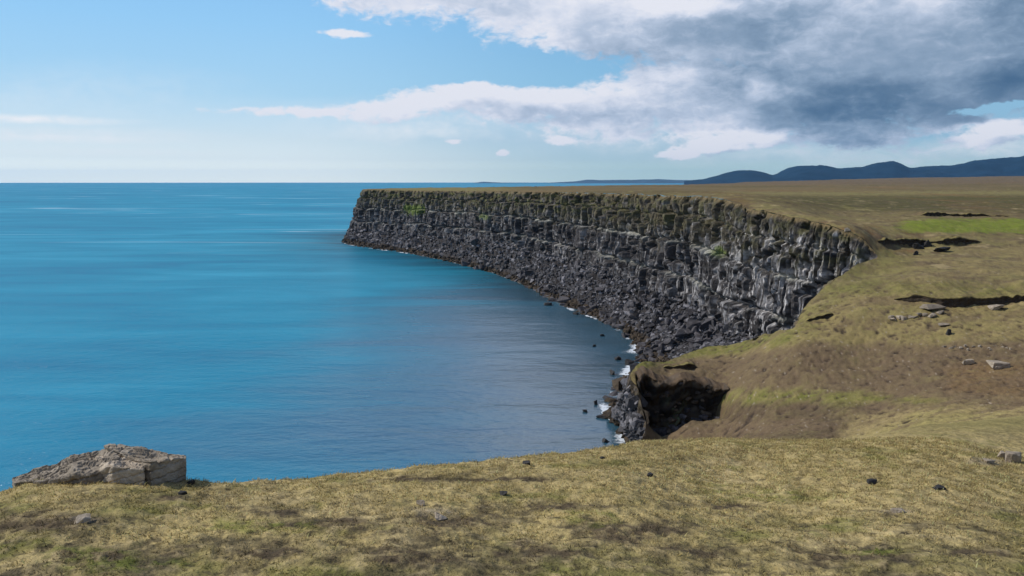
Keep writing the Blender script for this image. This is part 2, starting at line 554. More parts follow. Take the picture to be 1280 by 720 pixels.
# parameter spaced by arc length (mean of top and foot) with a step that follows the distance
tt = np.linspace(0, len(ST) - 1, 60000)
pp = catmull(0.5 * (_top + _foot), tt)
seg = np.linalg.norm(np.diff(pp[:, :2], axis=0), axis=1)
dist = np.hypot(pp[:-1, 0], pp[:-1, 1])
vis = (pp[:-1, 1] > 90) & (pp[:-1, 1] < 600)
want = np.where(vis, np.maximum(0.22, dist / 1000.0), np.where(dist < 80, .25, 2.5))
cum = np.concatenate([[0], np.cumsum(seg / want)])
NS = int(cum[-1])
ts = np.interp(np.linspace(0, cum[-1], NS), cum, tt)
TOP, FOOT, WAT = catmull(_top, ts), catmull(_foot, ts), catmull(_wat, ts)
arc = np.concatenate([[0], np.cumsum(np.linalg.norm(np.diff(0.5 * (TOP + FOOT)[:, :2], axis=0), axis=1))])
tan = np.gradient(0.65 * TOP[:, :2] + 0.35 * FOOT[:, :2], axis=0)
kk = np.ones(25) / 25
tan = np.stack([np.convolve(np.pad(tan[:, i], 12, mode='edge'), kk, 'valid') for i in (0, 1)], 1)
tan /= np.linalg.norm(tan, axis=1)[:, None] + 1e-9
NRM = np.stack([tan[:, 1], -tan[:, 0]], 1)          # seaward
sg = np.sign(np.sum(NRM * (WAT[:, :2] - TOP[:, :2]), 1))
if np.median(sg) < 0:
    NRM = -NRM
# broken outline of the brink
rdist = np.hypot(TOP[:, 0], TOP[:, 1])
jit = (0.08 * sst(20, 5, rdist) + 0.8 * sst(60, 140, rdist)) * fbm(arc / 7.0, arc * 0 + 1.7, 21, 4, .6) + 0.7 * sst(130, 200, rdist) * fbm(arc / 30.0, arc * 0 + 4.2, 22, 2)
TOP[:, :2] += NRM * jit[:, None]
FOOT[:, :2] += NRM * (0.7 * jit)[:, None]
WAT[:, :2] += NRM * (0.9 * sst(60, 140, rdist) * fbm(arc / 5.0, arc * 0 + 8.2, 23, 3) * 1.6)[:, None]
zl = land(TOP[:, 0], TOP[:, 1], banks=False)
TOP[:, 2] = zl
FOOT[:, 2] = np.minimum(FOOT[:, 2], TOP[:, 2] - 0.5)

# ------------------------------------------------------------------ mesh helpers


def mesh_np(name, V, Fq, mats=(), smooth=False, cols=None, parent=None):
    me = bpy.data.meshes.new(name)
    V = np.asarray(V, np.float32)
    Fq = np.asarray(Fq, np.int32)
    k = Fq.shape[1]
    me.vertices.add(len(V))
    me.vertices.foreach_set('co', V.ravel())
    me.loops.add(Fq.size)
    me.loops.foreach_set('vertex_index', Fq.ravel())
    me.polygons.add(len(Fq))
    me.polygons.foreach_set('loop_start', np.arange(0, Fq.size, k, dtype=np.int32))
    try:
        me.polygons.foreach_set('loop_total', np.full(len(Fq), k, np.int32))
    except Exception:
        pass
    me.update(calc_edges=True)
    me.polygons.foreach_set('use_smooth', np.full(len(Fq), smooth))
    if cols is not None:
        a = me.color_attributes.new('Col', 'FLOAT_COLOR', 'POINT')
        c = np.ones((len(V), 4), np.float32)
        c[:, :cols.shape[1]] = cols
        a.data.foreach_set('color', c.ravel())
    for m in mats:
        me.materials.append(m)
    o = bpy.data.objects.new(name, me)
    COL.objects.link(o)
    if parent is not None:
        o.parent = parent
    return o


def tag(o, label=None, cat=None, group=None, kind=None):
    if label:
        o['label'] = label
    if cat:
        o['category'] = cat
    if group:
        o['group'] = group
    if kind:
        o['kind'] = kind
    return o


def grid_faces(nr, nc):
    i = np.arange(nr - 1)[:, None] * nc + np.arange(nc - 1)[None, :]
    return np.stack([i, i + 1, i + nc + 1, i + nc], -1).reshape(-1, 4)


# ------------------------------------------------------------------ materials


def new_mat(name):
    m = bpy.data.materials.new(name)
    m.use_nodes = True
    T = NT(m.node_tree)
    T.n.clear()
    out = T.node('ShaderNodeOutputMaterial')
    return m, T, out


def principled(T, out, col, rough=0.9, normal=None, spec=0.3):
    p = T.node('ShaderNodeBsdfPrincipled')
    T.put(p.inputs['Base Color'], col if isinstance(col, bpy.types.NodeSocket) else tuple(col) + (1.0,))
    T.put(p.inputs['Roughness'], rough)
    p.inputs['Specular IOR Level'].default_value = spec
    if normal is not None:
        T.l.new(normal, p.inputs['Normal'])
    T.l.new(p.outputs[0], out.inputs['Surface'])
    return p


def bump(T, h, strength, dist, prev=None):
    b = T.node('ShaderNodeBump')
    T.put(b.inputs['Strength'], strength)
    b.inputs['Distance'].default_value = dist
    T.put(b.inputs['Height'], h)
    if prev is not None:
        T.l.new(prev, b.inputs['Normal'])
    return b.outputs[0]


def mat_ground():
    m, T, out = new_mat('turf')
    at_ = T.node('ShaderNodeAttribute')
    at_.attribute_name = 'Col'
    pos = T.node('ShaderNodeNewGeometry').outputs['Position']
    n1 = T.noise(pos, 9.0, 6, 0.65)
    n2 = T.noise(pos, 55.0, 4, 0.6)
    n3 = T.noise(pos, 1.1, 5, 0.6)
    v = T.math('ADD', T.math('MULTIPLY', T.math('SUBTRACT', n1, .5), 1.5), T.math('MULTIPLY', T.math('SUBTRACT', n2, .5), 1.2))
    v = T.math('ADD', v, T.math('MULTIPLY', T.math('SUBTRACT', n3, .5), 0.7))
    v = T.math('ADD', v, 1.0)
    cv = T.node('ShaderNodeCombineXYZ')
    for i in range(3):
        T.l.new(v, cv.inputs[i])
    c = T.mix(1.0, at_.outputs['Color'], cv.outputs[0], 'MULTIPLY')
    hh = T.math('ADD', T.math('MULTIPLY', n1, 0.7), T.math('MULTIPLY', n2, 0.3))
    nb = bump(T, n3, 0.5, 0.35)
    nb = bump(T, hh, 0.8, 0.06, nb)
    principled(T, out, c, 0.95, nb, 0.1)
    return m


def mat_cliff():
    m, T, out = new_mat('basalt')
    at_ = T.node('ShaderNodeAttribute')
    at_.attribute_name = 'Col'
    pos = T.node('ShaderNodeNewGeometry').outputs['Position']
    n1 = T.noise(pos, 1.4, 6, 0.65)
    n2 = T.noise(T.mapping(pos, (1.8, 1.8, .35)), 1.0, 5, 0.6)
    v = T.math('ADD', T.ramp01(n1, .25, .75, .45, 1.5, False), T.math('MULTIPLY', T.math('SUBTRACT', n2, .5), 0.8))
    cv = T.node('ShaderNodeCombineXYZ')
    for i in range(3):
        T.l.new(v, cv.inputs[i])
    c = T.mix(1.0, at_.outputs['Color'], cv.outputs[0], 'MULTIPLY')
    nb = bump(T, n1, 0.8, 0.5)
    principled(T, out, c, 0.8, nb, 0.3)
    return m


def mat_rock(name, c0, c1, c2, scale=1.0, rough=.85, bs=.6):
    m, T, out = new_mat(name)
    tc = T.node('ShaderNodeTexCoord').outputs['Object']
    n1 = T.noise(tc, 3.0 * scale, 7, 0.65)
    n2 = T.noise(tc, 17.0 * scale, 5, 0.6)
    oi = T.node('ShaderNodeObjectInfo').outputs['Random']
    f = T.math('ADD', T.math('MULTIPLY', n1, .75), T.math('MULTIPLY', n2, .25))
    c = T.ramp(f, [(.3, c0), (.5, c1), (.68, c2)])
    s = T.ramp01(oi, 0, 1, .7, 1.3, False)
    cv = T.node('ShaderNodeCombineXYZ')
    for i in range(3):
        T.l.new(s, cv.inputs[i])
    c = T.mix(1.0, c, cv.outputs[0], 'MULTIPLY')
    nb = bump(T, n1, bs, 0.12 / scale)
    nb = bump(T, n2, bs, 0.03 / scale, nb)
    principled(T, out, c, rough, nb, 0.3)
    return m


def mat_sea():
    m, T, out = new_mat('sea_water')
    pos = T.node('ShaderNodeNewGeometry').outputs['Position']
    big = T.noise(T.mapping(pos, (.0022, .006, 1), rot=(0, 0, .12)), 1.0, 5, 0.55, .6)
    mid = T.noise(T.mapping(pos, (.012, .045, 1), rot=(0, 0, -.08)), 1.0, 5, 0.6, .5)
    f = T.math('ADD', T.math('MULTIPLY', big, .55), T.math('MULTIPLY', mid, .45))
    c = T.ramp(f, [(.36, (.001, .18, .315)), (.5, (.003, .245, .385)), (.64, (.02, .33, .49))])
    ln = T.noise(T.mapping(pos, (.0011, .0075, 1), rot=(0, 0, .05)), 1.0, 3, 0.5, .8)
    ln = T.ramp01(T.math('ABSOLUTE', T.math('SUBTRACT', ln, .5)), .022, .004)
    sel = T.math('MULTIPLY', T.ramp01(big, .5, .6), T.ramp01(T.vmath('LENGTH', pos), 350, 700))
    c = T.mix(T.math('MULTIPLY', T.math('MULTIPLY', ln, sel), .75), c, (.30, .52, .64))
    # sheltered water in the bay, wind streaks outside
    dd = T.vmath('LENGTH', T.vmath('MULTIPLY', T.vmath('SUBTRACT', pos, (20, 190, 0)), (1 / 75., 1 / 170., 0)))
    dd = T.math('ADD', dd, T.math('MULTIPLY', T.math('SUBTRACT', mid, .5), .8))
    wavy = T.ramp01(dd, .35, 1.25, .42, 1.0)
    calm = T.ramp01(dd, 1.2, .3)
    c = T.mix(T.math('MULTIPLY', calm, .85), c, (.06, .145, .225))  # grey of reflected cloud painted into the bay's base colour
    sa = T.node('ShaderNodeAttribute')
    sa.attribute_name = 'Col'
    shore_dark = T.math('MULTIPLY', sa.outputs['Fac'], T.ramp01(mid, .2, .7, 1.25, .6))
    c = T.mix(T.math('MINIMUM', T.math('MULTIPLY', shore_dark, .95), 1.0), c, (.008, .048, .072))
    wavy = T.math('MULTIPLY', wavy, T.ramp01(f, .38, .62, 1.15, .65))
    w1 = T.noise(T.mapping(pos, (.16, .34, 1), rot=(0, 0, .12)), 1.0, 3, .5)
    w2 = T.noise(T.mapping(pos, (.55, .95, 1), rot=(0, 0, -.2)), 1.0, 4, .6)
    w3 = T.noise(T.mapping(pos, (.03, .06, 1), rot=(0, 0, .25)), 1.0, 2, .5)
    nb = bump(T, w3, .35, 2.0)
    nb = bump(T, w1, wavy, .62, nb)
    nb = bump(T, w2, wavy, .27, nb)
    fr = T.node('ShaderNodeFresnel')
    fr.inputs['IOR'].default_value = 1.33
    T.l.new(nb, fr.inputs['Normal'])
    k = T.math('MINIMUM', T.math('MULTIPLY', fr.outputs[0], .9), T.math('ADD', .21, T.math('MULTIPLY', calm, .24)))
    d = T.node('ShaderNodeBsdfDiffuse')
    T.l.new(c, d.inputs['Color'])
    g = T.node('ShaderNodeBsdfGlossy')
    g.inputs['Roughness'].default_value = .26
    T.l.new(nb, g.inputs['Normal'])
    mx = T.node('ShaderNodeMixShader')
    T.l.new(k, mx.inputs[0])
    T.l.new(d.outputs[0], mx.inputs[1])
    T.l.new(g.outputs[0], mx.inputs[2])
    T.l.new(mx.outputs[0], out.inputs['Surface'])
    return m


def mat_foam():
    m, T, out = new_mat('foam')
    pos = T.node('ShaderNodeNewGeometry').outputs['Position']
    at_ = T.node('ShaderNodeAttribute')
    at_.attribute_name = 'Col'
    n = T.noise(pos, .5, 6, .65)
    n2 = T.noise(pos, 2.2, 4, .6)
    f = T.math('ADD', T.math('MULTIPLY', n, .5), T.math('MULTIPLY', n2, .5))
    sep = T.node('ShaderNodeSeparateColor')
    T.l.new(at_.outputs['Color'], sep.inputs[0])
    a = T.ramp01(T.math('ADD', f, T.math('SUBTRACT', sep.outputs[0], .5)), .46, .74)
    d = T.node('ShaderNodeBsdfDiffuse')
    d.inputs[0].default_value = (.66, .71, .76, 1)
    tr = T.node('ShaderNodeBsdfTransparent')
    mx = T.node('ShaderNodeMixShader')
    T.l.new(a, mx.inputs[0])
    T.l.new(tr.outputs[0], mx.inputs[1])
    T.l.new(d.outputs[0], mx.inputs[2])
    T.l.new(mx.outputs[0], out.inputs['Surface'])
    return m


def mat_blade():
    m, T, out = new_mat('grass_blades')
    at_ = T.node('ShaderNodeAttribute')
    at_.attribute_name = 'Col'
    d = T.node('ShaderNodeBsdfDiffuse')
    t = T.node('ShaderNodeBsdfTranslucent')
    mx = T.node('ShaderNodeMixShader')
    mx.inputs[0].default_value = .45
    T.l.new(at_.outputs['Color'], d.inputs[0])
    T.l.new(at_.outputs['Color'], t.inputs[0])
    T.l.new(d.outputs[0], mx.inputs[1])
    T.l.new(t.outputs[0], mx.inputs[2])
    T.l.new(mx.outputs[0], out.inputs['Surface'])
    return m


M_TURF = mat_ground()
M_CLIFF = mat_cliff()
M_SEA = mat_sea()
M_FOAM = mat_foam()
M_BLADE = mat_blade()
M_PALE = mat_rock('pale_stone', (.16, .125, .09), (.29, .24, .18), (.42, .36, .29), 2.0)
M_SLAB = mat_rock('weathered_slab', (.12, .095, .07), (.37, .305, .225), (.55, .47, .37), 1.3)
M_DARKSTONE = mat_rock('dark_stone', (.018, .017, .018), (.035, .033, .032), (.07, .065, .06), 3.0)
M_EARTHROCK = mat_rock('earthy_rock', (.03, .023, .017), (.085, .064, .045), (.16, .125, .09), 1.2)
M_BASALT = mat_rock('basalt_boulder', (.022, .02, .022), (.055, .05, .053), (.13, .12, .125), .8)

# ------------------------------------------------------------------ hills and haze


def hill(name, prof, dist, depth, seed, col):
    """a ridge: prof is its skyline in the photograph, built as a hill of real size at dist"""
    m, T, out = new_mat(name + '_hazed_heath')  # heath base colour with haze blue painted in
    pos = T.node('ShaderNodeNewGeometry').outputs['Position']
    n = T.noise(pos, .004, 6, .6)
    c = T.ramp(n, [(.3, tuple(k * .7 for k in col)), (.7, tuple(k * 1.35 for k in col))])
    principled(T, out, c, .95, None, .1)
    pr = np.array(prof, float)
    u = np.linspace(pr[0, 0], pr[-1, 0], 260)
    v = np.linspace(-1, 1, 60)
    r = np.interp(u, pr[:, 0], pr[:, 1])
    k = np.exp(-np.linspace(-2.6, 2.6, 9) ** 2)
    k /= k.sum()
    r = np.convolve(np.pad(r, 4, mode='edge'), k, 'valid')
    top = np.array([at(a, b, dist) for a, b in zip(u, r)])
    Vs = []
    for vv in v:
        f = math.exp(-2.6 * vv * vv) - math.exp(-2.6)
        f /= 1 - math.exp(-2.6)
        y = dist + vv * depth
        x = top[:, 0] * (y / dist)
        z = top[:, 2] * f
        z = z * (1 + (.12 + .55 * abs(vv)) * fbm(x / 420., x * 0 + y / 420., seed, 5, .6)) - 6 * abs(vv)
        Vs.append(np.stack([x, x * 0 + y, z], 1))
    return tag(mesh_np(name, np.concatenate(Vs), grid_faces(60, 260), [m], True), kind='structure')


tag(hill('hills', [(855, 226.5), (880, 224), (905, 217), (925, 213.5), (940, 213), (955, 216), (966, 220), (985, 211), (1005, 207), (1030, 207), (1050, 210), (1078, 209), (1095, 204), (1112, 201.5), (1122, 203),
              (1138, 211), (1160, 208.5), (1190, 207), (1215, 201), (1245, 198.5), (1268, 197), (1290, 192), (1340, 186), (1400, 190), (1500, 205)], 9000, 2000, 31, (.006, .025, .048)), 'heath hills painted with dark blue haze and shade on the skyline right of the bay')  # base darkened and blued to paint in cloud shade and haze
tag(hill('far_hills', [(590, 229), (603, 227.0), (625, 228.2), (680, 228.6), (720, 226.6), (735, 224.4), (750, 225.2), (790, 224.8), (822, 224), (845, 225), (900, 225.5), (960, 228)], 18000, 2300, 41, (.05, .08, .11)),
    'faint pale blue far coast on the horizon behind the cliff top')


def build_haze():
    m, T, out = new_mat('haze')
    v = T.node('ShaderNodeVolumePrincipled')
    v.inputs['Color'].default_value = (.28, .60, 1.0, 1)
    v.inputs['Density'].default_value = 2.6e-5
    v.inputs['Anisotropy'].default_value = 0.2
    T.l.new(v.outputs[0], out.inputs['Volume'])
    R_, lo, hi = 27000, -70.0, 400.0
    V = [(x, y, z) for z in (lo, hi) for x, y in ((-R_, -R_), (R_, -R_), (R_, R_), (-R_, R_))]
    Fc = [(0, 3, 2, 1), (4, 5, 6, 7), (0, 1, 5, 4), (1, 2, 6, 5), (2, 3, 7, 6), (3, 0, 4, 7)]
    o = mesh_np('haze', np.array(V), np.array(Fc), [m])
    tag(o, 'thin blue haze over the far land', None, None, 'stuff')


build_haze()

# ------------------------------------------------------------------ sea


def build_sea():
    rs = np.concatenate([np.linspace(0, 640, 110), np.geomspace(690, 25500, 50)])
    na = 420
    a = np.linspace(0, 2 * PI, na + 1)
    V = np.stack([rs[:, None] * np.sin(a), rs[:, None] * np.cos(a), np.zeros((len(rs), na + 1))], -1).reshape(-1, 3)
    # the water colour gets darker next to the shore
    k = np.where((V[:, 1] > 80) & (np.hypot(V[:, 0], V[:, 1]) < 660) & (V[:, 0] > -320))[0]
    dm = np.full(len(V), 1e3)
    wl = WAT[::12, :2]
    for i in range(0, len(k), 2000):
        q = V[k[i:i + 2000], :2]
        dm[k[i:i + 2000]] = np.sqrt(((q[:, None] - wl[None]) ** 2).sum(2).min(1))
    c = np.stack([np.exp(-dm / 38.0)] * 3, 1)
    tag(mesh_np('sea', V, grid_faces(len(rs), na + 1)[:, ::-1], [M_SEA], True, c), 'calm blue sea filling the bay out to the horizon', kind='structure')


build_sea()

# ------------------------------------------------------------------ ground sheet
poly = np.concatenate([TOP[:, :2][::2], [TOP[-1, :2]], [(-900, -1500)], [(-3000, -15000)], [(20000, -15000)], [(20000, 15000)], [(5000, 9500)], [(1900, 4600)], [(900, 2700)], [(300, 1500)]])


def inside(X, Y, pl):
    r = np.zeros(X.shape, bool)
    n = len(pl)
    for i in range(n):
        x0, y0 = pl[i]
        x1, y1 = pl[(i + 1) % n]
        if y0 == y1:
            continue
        c = (y0 > Y) != (y1 > Y)
        if not c.any():
            continue
        r ^= c & (X < (x1 - x0) * (Y - y0) / (y1 - y0) + x0)
    return r


def palette():
    return {k: np.array(v) for k, v in dict(
        hay=(.40, .312, .137), dry=(.245, .192, .082), tan=(.44, .345, .18), olive=(.215, .185, .07), green=(.135, .145, .03), bright=(.165, .21, .022),
        brown=(.148, .104, .063), soil=(.092, .064, .043), peat=(.024, .019, .015), pale=(.34, .28, .21), rust=(.19, .11, .045),
        plain=(.175, .13, .062), darkol=(.085, .078, .026), heather=(.088, .072, .044)).items()}


PAL = palette()


def ground_cols(X, Y, Z, px, row):
    n = len(X)
    R = np.hypot(X, Y)
    c = np.tile(PAL['dry'], (n, 1))

    def lay(k, m):
        nonlocal c
        m = np.clip(m, 0, 1)[:, None]
        c = c * (1 - m) + PAL[k] * m
    # picture-scale noises measured on the ground
    a1 = fbm(X / 2.4, Y / 2.0, 61, 4, .6)
    a2 = fbm(X / .7, Y / .6, 62, 4, .6)
    a3 = fbm(X / 14., Y / 9., 63, 4, .6)
    a4 = fbm(X / 5., Y / 3., 64, 4, .6)
    a5 = fbm(X / .22, Y / .2, 65, 3, .6)
    pxn = px + 26 * a3 + 14 * a4
    rown = row + np.clip(6 * a4 + 4 * a3, -12, 12)

    def ell(cx, cy, a, b, hard=.35, nz=.5):
        d = np.hypot((px - cx) / a, (row - cy) / b) + nz * (a2 * .8 + a5 * .6)
        return sst(1 + hard, 1 - hard, d)

    def band(xs, top, bot, soft=6.):
        t = np.interp(pxn, xs, top)
        b = np.interp(pxn, xs, bot)
        m = sst(-soft, soft, rown - t) * sst(-soft, soft, b - rown)
        return m * sst(xs[0] - 14, xs[0] + 14, pxn) * sst(xs[-1] + 40, xs[-1] + 10, pxn) if xs[-1] < 1280 else m * sst(xs[0] - 14, xs[0] + 14, pxn)
    nearw = sst(24, 15, R)
    lay('hay', nearw)
    # near turf
    lay('tan', nearw * sst(.0, .5, a1 + .3 * a2) * .6)
    lay('olive', nearw * sst(.05, .5, fbm(X / 1.7, Y / 1.4, 66, 4, .6) + .35 * (row - 640) / 80) * .75)
    lay('green', nearw * sst(.1, .5, fbm(X / 1.1, Y / .9, 67, 4, .6) + .2 * sst(-2, -6, X)) * .65)
    lay('heather', nearw * sst(.1, .34, fbm(X / .5, Y / .36, 59, 5, .68) + .1 * sst(-1, -6, X) + .16 * sst(620, 710, row) - .12) * .6)
    lay('heather', nearw * sst(.26, .5, fbm(X / 1.3, Y / .8, 68, 5, .62) + .26 * sst(610, 700, row) - .10) * .8)
    for e in [(555, 655, 75, 15), (500, 700, 90, 14), (790, 665, 70, 14), (665, 690, 55, 14), (60, 655, 70, 16), (215, 625, 32, 5), (900, 633, 60, 5), (1060, 695, 70, 12), (420, 655, 60, 9), (330, 690, 60, 12),
              (150, 690, 80, 10), (690, 633, 70, 5), (620, 600, 60, 3), (505, 599, 36, 4), (860, 690, 50, 8), (1200, 690, 60, 6), (340, 640, 50, 6)]:
        lay('heather', nearw * ell(*e, .7, 1.5) * .8)
        lay('soil', nearw * ell(e[0], e[1], e[2] * .7, e[3] * .7, .5, 2.0) * .6)
        lay('hay', nearw * ell(*e, .7, .6) * sst(.05, .35, fbm(X / .3, Y / .22, 69, 4, .65)) * .6)
    for e in [(740, 648, 40, 7), (910, 585, 16, 2.5), (1240, 555, 17, 4), (1208, 553, 12, 3), (110, 690, 60, 9), (1090, 690, 40, 5), (330, 660, 60, 8), (130, 705, 80, 8), (955, 620, 60, 8)]:
        lay('bright', nearw * ell(*e, .6, 1.5) * sst(-.2, .2, fbm(X / .25, Y / .2, 52, 4, .6)) * .5)
    for e in [(545, 640, 30, 5), (105, 650, 14, 3), (1122, 640, 20, 2.5), (1240, 577, 30, 4)]:
        lay('pale', nearw * ell(*e, .5, .8) * .5)
    lay('peat', nearw * sst(.24, .46, fbm(X / .34, Y / .24, 70, 5, .66) + .15 * a1 + .12 * sst(600, 700, row) - .05) * .75)
    lay('tan', nearw * sst(.2, .5, fbm(X / .5, Y / .35, 60, 4, .6)) * .5)
    f2 = fbm(X / .22, Y / .2, 52, 4, .6)
    lay('heather', nearw * sst(-.16, -.34, f2 + .2 * a2) * (.35 + .4 * sst(560, 690, row)))  # darker in the dips of the fine relief
    lay('tan', nearw * sst(.12, .4, f2) * .45)
    # the middle distance
    mid = sst(15, 24, R) * sst(420, 260, R)
    lay('dry', mid)
    lay('olive', mid * sst(-.2, .45, a3 + .3 * a4) * .85)
    lay('brown', mid * sst(.0, .45, fbm(X / 9., Y / 4., 71, 4, .6)) * .7)
    lay('brown', mid * band([800, 900, 1000, 1130, 1280], [452, 446, 432, 430, 426], [540, 492, 492, 500, 508]) * .88)
    lay('soil', mid * band([900, 1000, 1130, 1280], [450, 440, 440, 440], [480, 482, 490, 496]) * sst(-.2, .4, a4) * .5)
    lay('rust', mid * band([1180, 1280, 1300], [455, 452, 452], [490, 500, 500]) * .4)
    lay('green', mid * band([890, 1000, 1100, 1150], [488, 490, 494, 500], [506, 508, 508, 508]) * .75)
    lay('olive', mid * band([1000, 1100, 1280], [512, 514, 516], [545, 545, 545]) * .6)
    lay('green', mid * band([1100, 1200, 1280], [522, 516, 518], [540, 538, 536]) * .6)
    hayb = mid * band([1050, 1120, 1200, 1280], [520, 513, 511, 510], [570, 570, 570, 570])
    lay('soil', mid * band([800, 900, 1000, 1060, 1110], [510, 506, 505, 505, 506], [560, 560, 560, 550, 532]) * .85)
    lay('brown', mid * band([830, 900, 1000, 1040], [545, 528, 525, 530], [550, 546, 540, 536], 3) * .8)
    lay('brown', mid * band([1080, 1160, 1280], [502, 504, 503], [514, 515, 516], 3) * .8)
    lay('green', mid * band([770, 810, 870, 940, 1000], [440, 440, 425, 415, 405], [470, 462, 446, 434, 428], 5) * .8)
    lay('green', mid * band([985, 1010, 1060, 1110], [400, 375, 330, 310], [425, 400, 370, 345], 8) * .35)
    lay('green', mid * band([1060, 1150, 1280], [350, 352, 356], [368, 370, 372], 4) * .55)
    lay('dry', mid * band([990, 1100, 1280], [408, 404, 404], [432, 428, 426], 5) * .7)
    lay('brown', mid * sst(.12, .5, fbm(X / 3.2, Y / 1.6, 72, 4, .6)) * .55)
    lay('soil', mid * sst(.25, .55, fbm(X / 2.3, Y / 1.2, 73, 4, .6)) * .75)
    lay('rust', mid * band([990, 1040, 1130], [268, 276, 286], [298, 312, 318], 6) * sst(-.2, .35, fbm(X / 4., Y / 3., 83, 4, .65)) * .8)
    lay('rust', mid * ell(912, 253, 26, 7, .4, .4) * .8)
    lay('soil', mid * band([1070, 1130], [288, 290], [312, 312], 4) * sst(-.1, .3, a4) * .8)
    lay('hay', hayb * .55)
    # the far plain
    far = sst(150, 260, R)
    lay('plain', far * (1 - band([1126, 1150, 1280], [278, 276, 275], [291, 290, 291], 2)))
    f1 = fbm(X / 160., Y / 260., 81, 4, .6)
    lay('darkol', far * sst(-.15, .4, f1) * .5)
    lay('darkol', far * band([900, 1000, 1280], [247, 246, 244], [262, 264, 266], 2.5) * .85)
    lay('olive', far * band([900, 1000, 1280], [240, 240, 239], [245, 244, 243], 1.5) * .9)
    lay('rust', far * sst(.0, .4, fbm(X / 60., Y / 120., 82, 4, .6)) * .5)
    lay('olive', far * ell(560, 236, 80, 3, .5, .2) * .8)
    lay('brown', far * sst(900, 1600, R) * .6)
    slope = sst(20, 34, R) * sst(160, 115, R)
    tu, tf = tussocks(X, Y)
    t3_ = fbm(X / .8, Y / 1.1, 76, 4, .65)
    g_ = fbm(X / 5., Y / 5., 77, 4, .6)
    bb = np.maximum(band([800, 900, 1000, 1130, 1280], [452, 446, 432, 430, 426], [540, 490, 490, 498, 508]), band([800, 900, 1000, 1060, 1110], [510, 506, 505, 505, 506], [560, 560, 560, 550, 532]))
    lay('soil', slope * sst(.50, .25, tu + .2 * t3_) * .75)
    lay('peat', slope * sst(.3, .12, tu + .3 * t3_) * .7)
    lay('dry', slope * sst(.55, .8, tu + .25 * t3_) * (.35 + .4 * sst(-.1, .3, g_)) * (1 - .74 * bb))
    lay('olive', slope * sst(.5, .8, tu + .2 * t3_) * sst(.0, .3, fbm(X / 3.3, Y / 4., 75, 4, .6)) * .6 * (1 - .6 * bb))
    lay('brown', slope * sst(-.05, .3, fbm(X / 7., Y / 2.6, 86, 4, .62)) * .6)
    lay('pale', slope * sst(.36, .5, fbm(X / .5, Y / .6, 78, 4, .65) + .1 * g_) * .7)
    farm = sst(110, 150, R) * sst(420, 300, R)
    lay('brown', farm * sst(-.05, .35, fbm(X / 9., Y / 5., 87, 4, .62)) * .5)
    lay('olive', farm * sst(.0, .35, fbm(X / 12., Y / 9., 84, 4, .65)) * .6 * (px < 1120))
    lay('soil', farm * sst(.08, .36, fbm(X / 3.5, Y / 2.5, 79, 5, .65)) * .7)
    lay('tan', farm * sst(.2, .45, fbm(X / 6., Y / 4., 80, 4, .65)) * .5)
    lay('bright', sst(15, 24, R) * sst(420, 260, R) * band([1126, 1150, 1280], [277, 275, 274], [291, 290, 291], 2) * (.75 + .5 * t3_))
    # fine change everywhere
    v = 1 + .22 * a2 * sst(200, 60, R) + .16 * a5 * nearw + .2 * a4
    c = c * v[:, None]
    return np.clip(c, .004, .6), nearw


def tussocks(X, Y):
    """lumpy turf with eroded hollows between: 0 in the hollows, 1 on the humps"""
    w = .25 * fbm(X / 3., Y / 3., 140, 2)
    b1 = 1 - 2.6 * np.abs(fbm(X / 1.7 + w, Y / 1.9, 141, 3, .55))
    b2 = 1 - 2.4 * np.abs(fbm(X / .75, Y / .85 + w, 142, 3, .6))
    big = .5 + 1.1 * fbm(X / 6., Y / 6., 143, 3)
    t = np.clip(.45 * b1 + .3 * b2 + .35 * big, 0, 1)
    return t, b2


